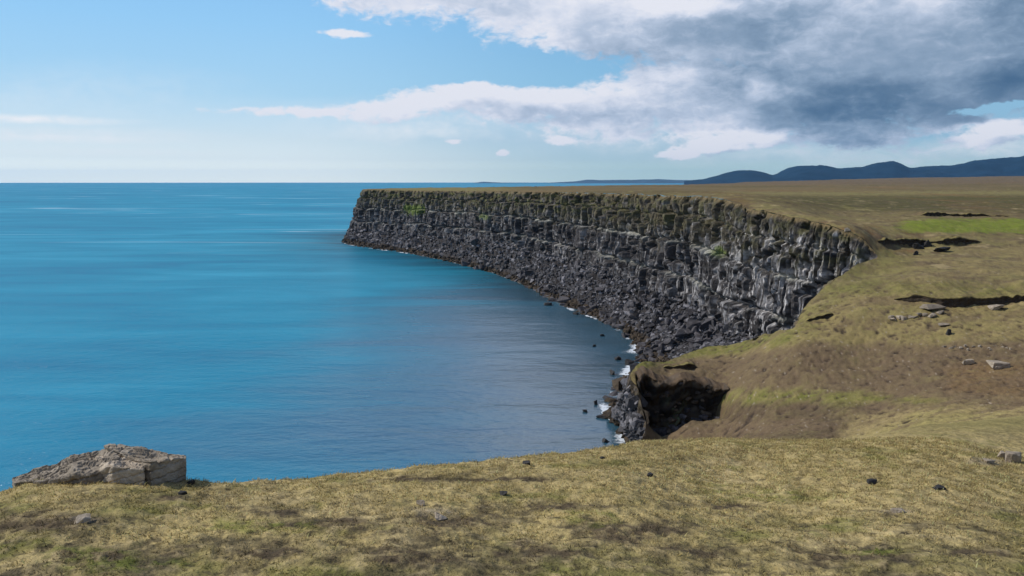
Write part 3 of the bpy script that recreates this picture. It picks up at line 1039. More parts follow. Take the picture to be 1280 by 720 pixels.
def build_ground():
    az = np.concatenate([np.arange(-180, -60, 5.), np.arange(-60, -36, .6), np.arange(-36, 36, .085), np.arange(36, 60, .6), np.arange(60, 180.1, 5.)]) * PI / 180
    R1 = np.concatenate([np.linspace(.4, 5.4, 24), np.arange(5.5, 17, .032)])
    r = [17.0]
    while r[-1] < 130:
        r.append(r[-1] + .03 + .26 * min(1, (r[-1] - 17) / 25))
    while r[-1] < 700:
        r.append(r[-1] * 1.0065)
    while r[-1] < 14000:
        r.append(r[-1] * 1.022)
    R1 = np.concatenate([R1, r])
    nr, nc = len(R1), len(az)
    Rg, A = np.meshgrid(R1, az, indexing='ij')
    X = Rg * np.sin(A)
    Y = Rg * np.cos(A)
    ins = inside(X, Y, poly)
    # outside vertices next to inside ones are pulled onto the brink
    nb = np.zeros_like(ins)
    nb[1:] |= ins[:-1]
    nb[:-1] |= ins[1:]
    nb[:, 1:] |= ins[:, :-1]
    nb[:, :-1] |= ins[:, 1:]
    nb[1:, 1:] |= ins[:-1, :-1]
    nb[:-1, :-1] |= ins[1:, 1:]
    nb[1:, :-1] |= ins[:-1, 1:]
    nb[:-1, 1:] |= ins[1:, :-1]
    rim = nb & ~ins
    ri = np.argwhere(rim)
    pts = np.stack([X[rim], Y[rim]], 1)
    pl = np.concatenate([poly, poly[:1]])
    A0, B0 = pl[:-1], pl[1:]
    AB = B0 - A0
    L2 = (AB ** 2).sum(1) + 1e-12
    newp = np.zeros_like(pts)
    for s in range(0, len(pts), 2000):
        p = pts[s:s + 2000]
        t = np.clip(((p[:, None] - A0) * AB).sum(2) / L2, 0, 1)
        q = A0 + t[..., None] * AB
        d = ((p[:, None] - q) ** 2).sum(2)
        j = d.argmin(1)
        newp[s:s + 2000] = q[np.arange(len(p)), j]
    X[rim] = newp[:, 0]
    Y[rim] = newp[:, 1]
    keep = ins | rim
    Z = np.zeros_like(X)
    kx, ky = X[keep], Y[keep]
    Z[keep] = land(kx, ky)
    zb = Z[keep].copy()
    # fine relief
    R = np.hypot(kx, ky)
    nw = sst(26, 14, R)
    rimk = rim[keep]
    zz = Z[keep]
    hum = fbm(kx / .9, ky / .75, 51, 4, .55)
    zz = zz + nw * (.055 * hum + .036 * fbm(kx / .22, ky / .2, 52, 4, .6) + .035 * np.abs(fbm(kx / .45, ky / .4, 53, 3, .5)))
    mw = sst(18, 40, R) * sst(500, 250, R)
    sl = sst(25, 45, R) * sst(150, 105, R)
    tus, _ = tussocks(kx, ky)
    zz = zz + sl * .34 * (tus - .35)
    fl = sst(100, 150, R) * sst(450, 280, R)
    zz = zz + fl * .35 * np.abs(fbm(kx / 5., ky / 4., 59, 4, .6))
    Z[keep] = zz
    px, row = project(kx, ky, zb)
    row = np.where(ky < .5, 2000, row)
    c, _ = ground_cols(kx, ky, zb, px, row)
    idx = -np.ones(X.shape, np.int64)
    idx[keep] = np.arange(keep.sum())
    Fq = grid_faces(nr, nc)
    Fq = idx.ravel()[Fq]
    anyin = ins.ravel()[grid_faces(nr, nc)].any(1)
    Fq = Fq[(Fq >= 0).all(1) & anyin]
    V = np.stack([kx, ky, zz], 1)
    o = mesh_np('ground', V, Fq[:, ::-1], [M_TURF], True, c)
    tag(o, 'dry olive turf and bare brown earth of the headland and plain', kind='structure')
    return V, c


GV, GC = build_ground()

# ------------------------------------------------------------------ cliff


def column_field(s, z, width, seed, warpn=0.0):
    """1D jittered cells along the wall: returns (profile 0..1 across a column, id)"""
    q = s / width
    i0 = np.floor(q)
    best = np.full(q.shape, 1e9)
    bid = np.zeros(q.shape)
    for k in (-1, 0, 1):
        i = i0 + k
        c = i + .5 + .7 * (hash1(i, seed) - .5)
        d = np.abs(q - c)
        m = d < best
        best = np.where(m, d, best)
        bid = np.where(m, i, bid)
    return np.clip(1 - best * 1.7, 0, 1), bid


def build_cliff():
    nw, nt = 104, 46
    u = np.linspace(0, 1, nw)
    s = arc[:, None] * np.ones(nw)[None]
    hgt = (TOP[:, 2] - FOOT[:, 2])[:, None]
    big = np.clip(hgt / 15., 0.04, 1)
    z = TOP[:, 2:3] + (FOOT[:, 2:3] - TOP[:, 2:3]) * u[None]
    hor = u[None] ** 1.0
    P = TOP[:, None, :2] + (FOOT[:, None, :2] - TOP[:, None, :2]) * hor[..., None]
    # tiers, wobbling along the coast
    uu = u[None] + .05 * fbm(s / 23., s * 0 + 2.2, 91, 3) + .018 * fbm(s / 4., z / 4., 92, 3)
    t1, t2, t3 = .2, .46, .78
    csc = np.concatenate([[0], np.cumsum(np.diff(arc) / np.clip(rdist[1:] / 250., .52, 1.25))])[:, None] * np.ones(nw)[None]
    rz = sst(215, 165, rdist)[:, None]
    sw = csc + .4 * fbm(s / 6., z / 9., 93, 4, .55)
    pA, iA = column_field(sw, z, 2.6, 1)
    pB, iB = column_field(sw, z, 1.45, 2)
    pC, iC = column_field(sw, z, 1.8, 3)
    pD, iD = column_field(sw, z, 2.3, 4)
    A_ = uu < t1
    B_ = (uu >= t1) & (uu < t2)
    C_ = (uu >= t2) & (uu < t3)
    prof = np.where(A_, pA, np.where(B_, pB, np.where(C_, pC, pD)))
    ids = np.where(A_, iA, np.where(B_, iB + 900, np.where(C_, iC + 1800, iD + 2700))).astype(np.int64)
    rnd = hash1(ids, 9)
    rnd2 = hash1(ids, 19)
    # a column may be snapped off part of the way up its tier
    lo = np.where(A_, 0, np.where(B_, t1, np.where(C_, t2, t3)))
    hi_ = np.where(A_, t1, np.where(B_, t2, np.where(C_, t3, 1.05)))
    f = np.clip((uu - lo) / (hi_ - lo), 0, 1)
    snap = np.where((rnd2 > .5) & (f < (rnd2 - .5) * 2.0), -1.6, 0.0)
    d = (1.15 * np.clip(prof * 2.6, 0, 1) + .35 * prof + 2.3 * (rnd - .5) + .9 * snap * (1 - .4 * rz)) * (1 - .25 * rz)
    d = np.where(A_, d * .75, d)
    d = d + (np.where(B_, .5, 0) + np.where(C_, 1.4, 0) + np.where(uu >= t3, 2.3, 0)) * (1 - .5 * rz)
    d = d - 2.6 * sst(.16, .32, fbm(s / 1.7, z / 10., 86, 3, .55)) * (.5 + .5 * rz)
    crack = fbm(s / .8, z / 3.2, 94, 3, .6)
    d = d - .9 * np.exp(-((uu - t2 + .012) / .014) ** 2) - 1.3 * np.exp(-((uu - t3 + .012) / .016) ** 2) - .7 * np.exp(-((uu - t1 + .012) / .014) ** 2)
    d = d + .5 * crack + .22 * fbm(s / .5, z / 1.0, 89, 2) + 1.7 * fbm(s / 13., z / 16., 95, 3, .55) + .9 * fbm(s / 4., z / 5., 96, 3)
    d = d - 2.6 * sst(.14, .4, fbm(s / 6.5, z / 6., 97, 4, .6)) - 2.2 * sst(.2, .42, fbm(s / 2.6, z / 5.5, 90, 3, .6))
    env = sst(0, .05, u)[None]
    farw = sst(60, 90, rdist)[:, None]
    d = d * (1 - .3 * rz) + .32 * rz * np.clip(column_field(csc * 1.0, z, .5, 6)[0] * 2.2, 0, 1)
    dd = d * big * (.1 + .9 * env) * (.06 + .94 * farw) - .25 * (1 - farw)
    P = P + NRM[:, None, :] * dd[..., None]
    wall = np.concatenate([P, (z + .0)[..., None]], 2)
    # the talus
    v = np.linspace(0, 1, nt)[1:]
    last = wall[:, -1, :]
    wz = WAT[:, None, :] - last[:, None, :]
    prof_t = v ** 1.0
    tal = last[:, None, :] + wz * prof_t[None, :, None]
    tal[:, :, 2] = last[:, 2:3] + (WAT[:, 2:3] - last[:, 2:3]) * (1 - (1 - v[None]) ** 1.35)
    ss = arc[:, None] * np.ones(len(v))[None]
    rr = np.hypot(tal[..., 0] - last[:, None, 0], tal[..., 1] - last[:, None, 1])
    rough = .55 * fbm(ss / 2.2, rr / 2.2, 98, 4, .6) + .8 * fbm(ss / 11., rr / 9., 99, 3) + 1.5 * fbm(ss / 16., rr / 60., 82, 2)
    tal[:, :, 2] += rough * sst(0, .06, v)[None] * sst(1.0, .93, v)[None] * big
    V = np.concatenate([wall, tal], 1)
    n = nw + len(v)
    # colour: basalt, moss towards the top, droppings on ledges and column faces, painted sunlit edges
    basalt = np.array([.034, .029, .028])
    grey = np.array([.088, .078, .075])
    white = np.array([.60, .57, .55])
    moss = np.array([.13, .125, .035])
    brownm = np.array([.105, .085, .045])
    green = np.array([.14, .19, .02])
    c = np.tile(basalt, (len(arc), n, 1)).astype(float)
    w0 = c[:, :nw]

    def lay(col, m):
        nonlocal w0
        m = np.clip(m, 0, 1)[..., None]
        w0 = w0 * (1 - m) + col * m
    lay(grey, sst(.45, .95, rnd) * .5)
    lay(grey, sst(.0, .6, fbm(s / 5., z / 9., 101, 4)) * .45)
    px, row = project(V[:, :nw, 0], V[:, :nw, 1], V[:, :nw, 2])
    right = sst(790, 960, px)
    st = fbm(sw / 1.0, z / 10., 102, 4, .6)
    lay(white, sst(.18, .48, st + .18 * right + .2 * (f - .6) * (1 - A_)) * (.55 + .22 * right) * sst(.06, .16, uu))
    lay(white, sst(.055, .015, np.abs(fbm(s / 1.2 + .2 * fbm(s / 2., z / 2., 85, 2), z / 13., 84, 3, .55))) * (.35 + .6 * right) * sst(.1, .2, uu))  # lit filigree of the columns painted as thin pale lines
    edge = sst(.5, .2, prof) * sst(.02, .12, prof)
    lay(white, edge * sst(-.1, .25, fbm(s / 4., z / 6., 88, 4, .6)) * (.3 + .65 * right))  # sunlit column edges painted in white
    lay(np.array([.016, .014, .014]), sst(.0, .3, fbm(s / 2.4, z / 6., 87, 4, .6)) * (.75 + .2 * right))
    lay(white, sst(.2, .45, fbm(s / 2.2, z / .8, 103, 4, .6) + .12 * right) * .45 * (1 - .8 * right) * sst(.2, .35, uu))
    ledge = np.exp(-((uu - t2) / .018) ** 2) + np.exp(-((uu - t3) / .02) ** 2) * .6
    lay(np.array([.45, .44, .38]), ledge * 1.5 * sst(-.15, .25, fbm(s / 9., s * 0 + .7, 104, 3)) * .6)
    lay(brownm, sst(.62, .2, uu + .3 * fbm(s / 8., z / 5., 105, 4)) * sst(-.35, .25, fbm(s / 2.8, z / 2.2, 106, 4, .6)) * .8 * (1 - .55 * right))
    lay(moss, sst(.55, .1, uu) * sst(-.08, .25, fbm(s / 3.4, z / 2.3, 107, 4, .6)) * .75 * (1 - .5 * right))
    mid = np.exp(-((px - 845) / 80) ** 2) * sst(.5, .25, uu + .2 * fbm(s / 8., z / 5., 105, 4))
    lay(brownm, mid * sst(-.3, .3, fbm(s / 3.4, z / 3.3, 108, 4, .6)) * .85)
    g = np.hypot((px - 518) / 15, (row - 262) / 7) + .8 * fbm(s / 3., z / 3., 109, 3)
    lay(green, sst(1.2, .6, g) * .8)
    g = np.hypot((px - 898) / 9, (row - 315) / 8) + .8 * fbm(s / 1.5, z / 1.5, 109, 3)
    lay(green, sst(1.2, .6, g) * .7)
    g = np.hypot((px - 604) / 6, (row - 271) / 4) + .8 * fbm(s / 3., z / 3., 109, 3)
    lay(green, sst(1.2, .6, g) * .6)
    # turf hangs over the brink
    lay(np.array([.16, .115, .05]), sst(.05, .01, u[None] + .03 * fbm(s / 3., s * 0 + 3, 110, 3)) * .9)
    # earth face instead of rock where the wall is low, by the near headland
    earthy = sst(7., 3., hgt) * np.ones_like(s)
    lay(np.array([.075, .055, .038]), earthy * .9)
    c[:, :nw] = w0
    tc = c[:, nw:]
    tn = fbm(ss / 4., rr / 4., 111, 4)
    tc = tc * (1 + .8 * tn[..., None])
    wet = sst(3.2, .6, tal[..., 2] + 1.2 * fbm(ss / 3., rr / 3., 112, 3))[..., None]
    tc = tc * (1 - wet) + np.array([.05, .035, .022]) * wet
    c[:, nw:] = np.maximum(tc, .01)
    o = mesh_np('cliff', V.reshape(-1, 3), grid_faces(len(arc), n), [M_CLIFF], False, np.clip(c, .008, .6).reshape(-1, 3))
    tag(o, 'dark columnar basalt cliff curving round the bay', kind='structure')
    return V, nw, c


CV, CNW, CC = build_cliff()

# ------------------------------------------------------------------ angular rocks


def rock_hull(rng, dims=(1, 1, 1), npts=13, pr=0.55):
    """an angular stone: the hull of points pushed out towards a box"""
    bm = bmesh.new()
    for i in range(npts):
        p = np.array([rng.gauss(0, 1) for _ in range(3)])
        p /= np.linalg.norm(p)
        q = np.sign(p) * np.abs(p) ** pr
        q *= rng.uniform(.8, 1.05)
        bm.verts.new(q * np.array(dims) * .5)
    r = bmesh.ops.convex_hull(bm, input=bm.verts[:])
    bmesh.ops.delete(bm, geom=[g for g in r['geom_interior'] if isinstance(g, bmesh.types.BMVert)], context='VERTS')
    bmesh.ops.triangulate(bm, faces=bm.faces[:])
    bmesh.ops.recalc_face_normals(bm, faces=bm.faces[:])
    bm.verts.ensure_lookup_table()
    bm.verts.index_update()
    V = np.array([v.co[:] for v in bm.verts])
    Fc = np.array([[v.index for v in f.verts] for f in bm.faces])
    bm.free()
    return V, Fc


def rock_detailed(rng, dims, npts=14, cuts=3, noise=.05, pr=.5, bevel=.06):
    """hull stone with worn edges and a rough skin"""
    V, Fc = rock_hull(rng, dims, npts, pr)
    bm = bmesh.new()
    vs = [bm.verts.new(p) for p in V]
    for f in Fc:
        try:
            bm.faces.new([vs[i] for i in f])
        except ValueError:
            pass
    bmesh.ops.dissolve_limit(bm, angle_limit=.22, verts=bm.verts[:], edges=bm.edges[:])
    bmesh.ops.bevel(bm, geom=bm.edges[:], offset=bevel * min(dims), segments=2, profile=.6, affect='EDGES', clamp_overlap=True)
    bmesh.ops.triangulate(bm, faces=bm.faces[:])
    for _ in range(cuts):
        es = [e for e in bm.edges if e.calc_length() > .11 * max(dims)]
        if es:
            bmesh.ops.subdivide_edges(bm, edges=es, cuts=1, use_grid_fill=False)
            bmesh.ops.triangulate(bm, faces=bm.faces[:])
    co = np.array([v.co[:] for v in bm.verts])
    nn = np.array([v.normal[:] for v in bm.verts]) if True else None
    bm.normal_update()
    nn = np.array([v.normal[:] for v in bm.verts])
    sc = 3.0 / max(dims)
    o1 = rng.uniform(0, 50)
    d = fbm(co[:, 0] * sc + co[:, 2] * sc * .7 + o1, co[:, 1] * sc - co[:, 2] * sc * .8, 3, 4, .6)
    d2 = fbm(co[:, 2] * sc * 3 + o1, (co[:, 0] + co[:, 1]) * sc * .6, 8, 3, .6)
    co = co + nn * ((d * .8 + d2 * .5) * noise * max(dims))[:, None]
    for v, p in zip(bm.verts, co):
        v.co = p
    return bm


def bm_obj(name, bm, mat, loc=(0, 0, 0), rz=0, smooth=False, parent=None):
    me = bpy.data.meshes.new(name)
    bmesh.ops.recalc_face_normals(bm, faces=bm.faces[:])
    bm.to_mesh(me)
    bm.free()
    me.materials.append(mat)
    if smooth:
        me.polygons.foreach_set('use_smooth', np.full(len(me.polygons), True))
    o = bpy.data.objects.new(name, me)
    COL.objects.link(o)
    o.location = loc
    o.rotation_euler = (0, 0, rz)
    if parent:
        o.parent = parent
    return o


# ------------------------------------------------------------------ scree and boulders under the cliff


def build_scree():
    rng = random.Random(5)
    nr_ = np.random.RandomState(5)
    tal = CV[:, CNW - 60:, :]
    ns, nt = tal.shape[:2]
    # area of each cell for even sampling, only where the camera's bay is
    a = np.linalg.norm(np.cross(tal[1:, :-1] - tal[:-1, :-1], tal[:-1, 1:] - tal[:-1, :-1]), axis=2)
    mid = tal[:-1, :-1]
    ok = (mid[..., 1] > 100) & (mid[..., 1] < 600) & (mid[..., 0] > -140)
    cove = (mid[..., 0] > 8) & (mid[..., 0] < 22) & (mid[..., 1] < 121)
    ok &= cove | (np.arange(nt - 1)[None, :] > 53)
    w = np.where(ok, a, 0)
    dist = np.hypot(mid[..., 0], mid[..., 1])
    w = w / np.maximum(dist, 90) ** 1.3
    w = w * np.where(cove, np.where(mid[..., 1] < 109, 1.2, 3.0), 1.0)
    w = w.ravel() / w.sum()
    N = 15500
    pick = nr_.choice(len(w), N, p=w)
    i, j = pick // (nt - 1), pick % (nt - 1)
    fu, fv = nr_.rand(N), nr_.rand(N)
    p = tal[i, j] * ((1 - fu) * (1 - fv))[:, None] + tal[i + 1, j] * (fu * (1 - fv))[:, None] + tal[i, j + 1] * ((1 - fu) * fv)[:, None] + tal[i + 1, j + 1] * (fu * fv)[:, None]
    dist = np.hypot(p[:, 0], p[:, 1])
    size = (.55 + 1.15 * nr_.rand(N) ** 2.4) * (.72 + dist / 520.)
    size *= np.where(p[:, 2] < 2, 1.2, 1)
    big = nr_.rand(N) > .985
    size[big] *= 2.0
    patch = fbm(p[:, 0] / 9., p[:, 1] / 9. + p[:, 2] / 4., 160, 3)
    size *= np.clip(1 + 1.1 * patch, .55, 1.6)
    # the largest in the picture stand alone
    app = size / dist
    # what the near lip hides is not worth a thing of its own
    px, row = project(p[:, 0], p[:, 1], p[:, 2])
    liprow = np.interp(px, [740, 785, 830, 880, 940, 990, 1005], [560, 462, 452, 434, 421, 410, 385])
    seen = row < liprow - 3
    p[:, 2] += size * .12
    order = np.argsort(-np.where(seen, app, 0))
    lone = order[:300]
    rest = order[300:]
    variants = [rock_hull(rng, (1.35, .85, .8), 11) for _ in range(14)]
    # loose scree: one mass
    Vs, Fs, Cs = [], [], []
    off = 0
    for k in rest:
        V, Fc = variants[rng.randrange(14)]
        az, ax = rng.uniform(0, 6.28), rng.uniform(-.7, .7)
        ca, sa, cx, sx = math.cos(az), math.sin(az), math.cos(ax), math.sin(ax)
        Q = V.copy()
        Q[:, 1], Q[:, 2] = V[:, 1] * cx - V[:, 2] * sx, V[:, 1] * sx + V[:, 2] * cx
        X = Q[:, 0] * ca - Q[:, 1] * sa
        Y = Q[:, 0] * sa + Q[:, 1] * ca
        Q = np.stack([X, Y, Q[:, 2]], 1) * size[k] + p[k]
        Vs.append(Q)
        Fs.append(Fc + off)
        off += len(V)
        b = rng.choice([.045, .06, .075, .1, .14, .2]) * rng.uniform(.8, 1.2)
        col = np.array([b * 1.0, b * .95, b * 1.0])
        if p[k, 2] < 1.8:
            col = np.array([.055, .038, .022]) * rng.uniform(.6, 1.3)
        Cs.append(np.tile(col, (len(V), 1)))
    o = mesh_np('scree', np.concatenate(Vs), np.concatenate(Fs), [M_CLIFF], False, np.concatenate(Cs))
    tag(o, 'loose dark basalt scree sloping from the cliff foot to the water', kind='stuff')
    # single boulders
    protos = []
    for q in range(10):
        bm = rock_detailed(rng, (1.4, .9, .85), 11, 0, .03, .55, .05)
        ob = bm_obj('scree_boulder', bm, M_BASALT)
        protos.append(ob)
    LB = {
        'low': ('wet brown basalt boulder at the waterline below the scree', 'boulders along the waterline of the bay'),
        'mid': ('grey basalt boulder lying on the open scree below the cliff', 'boulders on the scree slope'),
        'high': ('grey basalt boulder high on the scree against the columned wall', 'boulders at the foot of the columned wall'),
    }
    for n, k in enumerate(lone):
        if n < 10:
            ob = protos[n]
        else:
            ob = protos[rng.randrange(10)].copy()
            COL.objects.link(ob)
        ob.name = 'scree_boulder'
        ob.location = p[k]
        ob.scale = (size[k] * 1.05,) * 3
        ob.rotation_euler = (rng.uniform(-.5, .5), rng.uniform(-.5, .5), rng.uniform(0, 6.28))
        kind = 'low' if p[k, 2] < 1.8 else ('high' if p[k, 2] > 9 else 'mid')
        tag(ob, LB[kind][0], 'boulder', LB[kind][1])


build_scree()

# ------------------------------------------------------------------ foam along the shore and streaks on the sea


def build_foam():
    nr_ = np.random.RandomState(3)
    w = WAT.copy()
    sel = (w[:, 1] > 95) & (w[:, 1] < 590)
    idx = np.where(sel)[0]
    P = w[idx]
    N = NRM[idx]
    # outward direction from talus foot to the water
    D = P[:, :2] - FOOT[idx, :2]
    D /= np.linalg.norm(D, axis=1)[:, None]
    s = np.concatenate([[0], np.cumsum(np.linalg.norm(np.diff(P[:, :2], axis=0), axis=1))])
    px, row = project(P[:, 0], P[:, 1], P[:, 2] * 0)
    rows = np.linspace(-2.5, 1, 9)
    width = 1.4 + 2.2 * sst(0, .5, fbm(s / 9., s * 0, 120, 3))
    strength = .43 + .36 * sst(-.1, .4, fbm(s / 12., s * 0 + 5, 121, 3))
    for c, q, a, wd in ((790, 20, .45, 3.), (425, 14, .25, 1.5), (780, 30, .2, 1.0)):
        pass
    hot = np.exp(-((row - 437) / 7.) ** 2) + np.exp(-((row - 551) / 14.) ** 2) * 1.0 + .6 * np.exp(-((row - 304) / 3.) ** 2) + .5 * np.exp(-((row - 465) / 9.) ** 2)
    strength = strength + .2 * hot
    strength = np.minimum(strength, .72)
    width = width * (1 + 1.0 * hot)
    Vs, Cs = [], []
    for k, v in enumerate(rows):
        off = v * 1.3 if v < 0 else v * width
        q = P[:, :2] + D * (np.asarray(off) * np.ones(len(s)))[:, None]
        Vs.append(np.stack([q[:, 0], q[:, 1], np.full(len(s), .05)], 1))
        e = strength * (1 - .75 * max(v, 0) ** 1.2) if v >= 0 else strength
        Cs.append(np.stack([e, e, e], 1) - (.5 if k == len(rows) - 1 else 0))
    V = np.concatenate(Vs)
    C_ = np.concatenate(Cs)
    o = mesh_np('foam', V, grid_faces(len(rows), len(s))[:, ::-1], [M_FOAM], True, np.clip(C_, 0, 1))
    tag(o, 'white surf foam breaking along the rocky shore of the bay', kind='stuff')


build_foam()


def surf_patch():
    """churned water round the last rocks under the headland"""
    a = np.linspace(0, 2 * PI, 40)
    Vs, Cs = [], []
    c0 = sea_at(783, 546)
    for k, r in enumerate(np.linspace(.02, 1, 12)):
        q = np.stack([c0[0] + r * 4.0 * np.cos(a) + r * 1.5 * np.sin(a), c0[1] + r * 9 * np.sin(a), np.full(40, .11)], 1)
        Vs.append(q)
        Cs.append(np.full((40, 3), .86 - .7 * r))
    o = mesh_np('foam', np.concatenate(Vs), grid_faces(12, 40), [M_FOAM], True, np.clip(np.concatenate(Cs), 0, 1))
    tag(o, 'white foam round the rocks below the dark hollow', kind='stuff')


surf_patch()

# ------------------------------------------------------------------ earth banks


def build_bank(b, n):
    Xs = np.arange(b['x0'], b['x1'], .16 if b['h'] < 3 else .12)
    Yl, tp = bank_geo(b, Xs)
    big = 'abs_foot' in b
    if big:
        zt = np.interp(Xs, b['X'], [at(*p)[2] for p in b['pts']])
        zf = np.interp(Xs, b['X'], [at(p[0], r, p[2])[2] for p, r in zip(b['pts'], b['abs_foot'])])
        zt = np.maximum(zt, land(Xs, Yl + 3.2) + .02) + .1 + .35 * fbm(Xs / 1.3, Xs * 0 + 1, 7, 4, .6)
        ov = b['over']
        prof = [(3.4, 1.0), (2.2, 1.01), (1.0, 1.0), (0, .98), (-.35, .94), (-.3, .9), (-.1, .84), (.3, .76), (.75, .66), (1.0, .55), (1.05, .44), (.9, .33), (.6, .22), (.2, .12), (-.3, .04), (-.9, -.04), (-1.5, -.12)]
    else:
        zt = np.maximum(land(Xs, Yl + .9), land(Xs, Yl + .6)) + .03
        zf = land(Xs, Yl - .5) - .02
        zt = np.maximum(zt, zf + .05)
        ov = b['over']
        prof = [(1.1, .99), (.7, 1.01), (.3, 1.02), (-.05 - .3 * ov, 1.0), (-.1 - .5 * ov, .92), (-.05 - .5 * ov, .82), (-.2 * ov, .72), (.05, .6), (.12, .45), (.14, .3), (.08, .15), (-.1, .0), (-.35, -.12)]
    Vs, Cs = [], []
    dark = np.array([.024, .019, .015]) if big else np.array([.06, .046, .033])  # hollow's shade painted near black; small banks keep a soil colour
    grass = np.array([.19, .155, .06])
    earth = np.array([.115, .08, .05])
    if not big:
        ov *= .5
        prof = [(p[0] if i < 3 else p[0] * .5 - .05, p[1]) for i, p in enumerate(prof)]
    kk_ = np.linspace(0, len(prof) - 1, 64 if big else 30)
    pr = np.array(prof)
    dys = np.interp(kk_, np.arange(len(prof)), pr[:, 0])
    fs = np.interp(kk_, np.arange(len(prof)), pr[:, 1])
    nprof = len(kk_)
    sc = 3.2 if big else .9
    for k, (dy, f) in enumerate(zip(dys, fs)):
        ht = np.maximum(zt - zf, .05)
        zz = zf + ht * f
        w_ = zz - zf
        j = fbm(Xs / sc, w_ / (sc * .8) + 20 * n + .3 * dy, 130 + n, 5, .6)
        j2 = fbm(Xs / (.5 * sc) + 7, w_ / (.5 * sc) + .3 * dy, 150 + n, 4, .6)
        face = sst(.98, .9, f) * sst(-.12, .06, f)
        amp = (.45 if not big else 2.3)
        y = Yl + dy * np.clip(ht / b['h'], .15, 1.0) + amp * j * (.25 + .75 * face) * np.clip(ht / b['h'], .1, 1)
        zz = zz + (.14 if not big else .7) * j2 * (.25 + .75 * face) * np.clip(ht / b['h'], .1, 1)
        Vs.append(np.stack([Xs, y, zz], 1))
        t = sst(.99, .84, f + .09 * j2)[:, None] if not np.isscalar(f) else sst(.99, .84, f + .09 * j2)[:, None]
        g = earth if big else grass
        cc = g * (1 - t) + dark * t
        # loose brown soil that has slipped down the face
        sl_ = (sst(.0, .35, j) * (.5 if big else .45) + sst(.32, .1, f + .2 * j2) * .6)[:, None]
        cc = cc * (1 - np.clip(sl_, 0, .85)) + earth * .75 * np.clip(sl_, 0, .85)
        if big:
            strata = (sst(.55, .8, np.abs(((w_ + .6 * j) * .55) % 1.0 - .5) * 2) * .5)[:, None]
            cc = cc * (1 - strata) + np.array([.09, .075, .06]) * strata
            bush = (sst(.0, .3, j2) * np.exp(-((Xs - at(846, 520, 109)[0]) / 1.5) ** 2) * sst(.75, .5, f) * sst(.02, .15, f))[:, None]
            cc = cc * (1 - bush) + np.array([.075, .085, .045]) * bush
        Cs.append(cc * (1 + .6 * j2[:, None]))
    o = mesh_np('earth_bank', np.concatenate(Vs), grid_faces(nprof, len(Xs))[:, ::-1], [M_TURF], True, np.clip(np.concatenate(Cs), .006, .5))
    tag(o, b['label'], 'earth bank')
    if big:
        # broken rock that sticks out of the earth face
        rng = random.Random(44)
        for q in range(34):
            i = rng.randrange(10, len(Xs) - 10)
            f = rng.uniform(.05, .97)
            kz = int(np.argmin(np.abs(fs - f)))
            p = Vs[kz][i]
            sz = rng.uniform(.35, 1.25) * (1.25 - .5 * f)
            bm = rock_detailed(rng, (sz * rng.uniform(1.0, 1.6), sz, sz * rng.uniform(.5, .9)), 12, 1, .05)
            bm_obj('rock_block', bm, M_EARTHROCK if rng.random() < .6 else M_BASALT, tuple(p + np.array([0, -.12 * sz, 0])), rng.uniform(-.6, .6), parent=o)


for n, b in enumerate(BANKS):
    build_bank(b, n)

# ------------------------------------------------------------------ stones lying on the land


def ground_hit(px, row, lo=4.0, hi=420.0):
    """where the ray of a picture position first meets the land"""
    Ys = np.geomspace(lo, hi, 900)
    P = np.array([at(px, row, y) for y in Ys])
    zl = land(P[:, 0], P[:, 1])
    k = np.argmax(P[:, 2] <= zl)
    if P[k, 2] > zl[k]:
        k = -1
    return np.array([P[k, 0], P[k, 1], zl[k]])


def stone(name, px, row, wpx, hpx, label, mat, seed, cat='stone', group=None, depth=.8, noise=.065, sink=.18, flat=False):
    p = ground_hit(px, row)
    sc = math.hypot(p[1], p[2] - H) / F
    w, h = wpx * sc, hpx * sc / (.8 if not flat else .6)
    rng = random.Random(seed)
    bm = rock_detailed(rng, (w, w * depth, h), 13, 2 if w * F / max(p[1], 1) > 12 else 1, noise)
    o = bm_obj(name, bm, mat, (p[0], p[1], p[2] + h * (.5 - sink)), rng.uniform(-.4, .4))
    tag(o, label, cat, group)
    return o


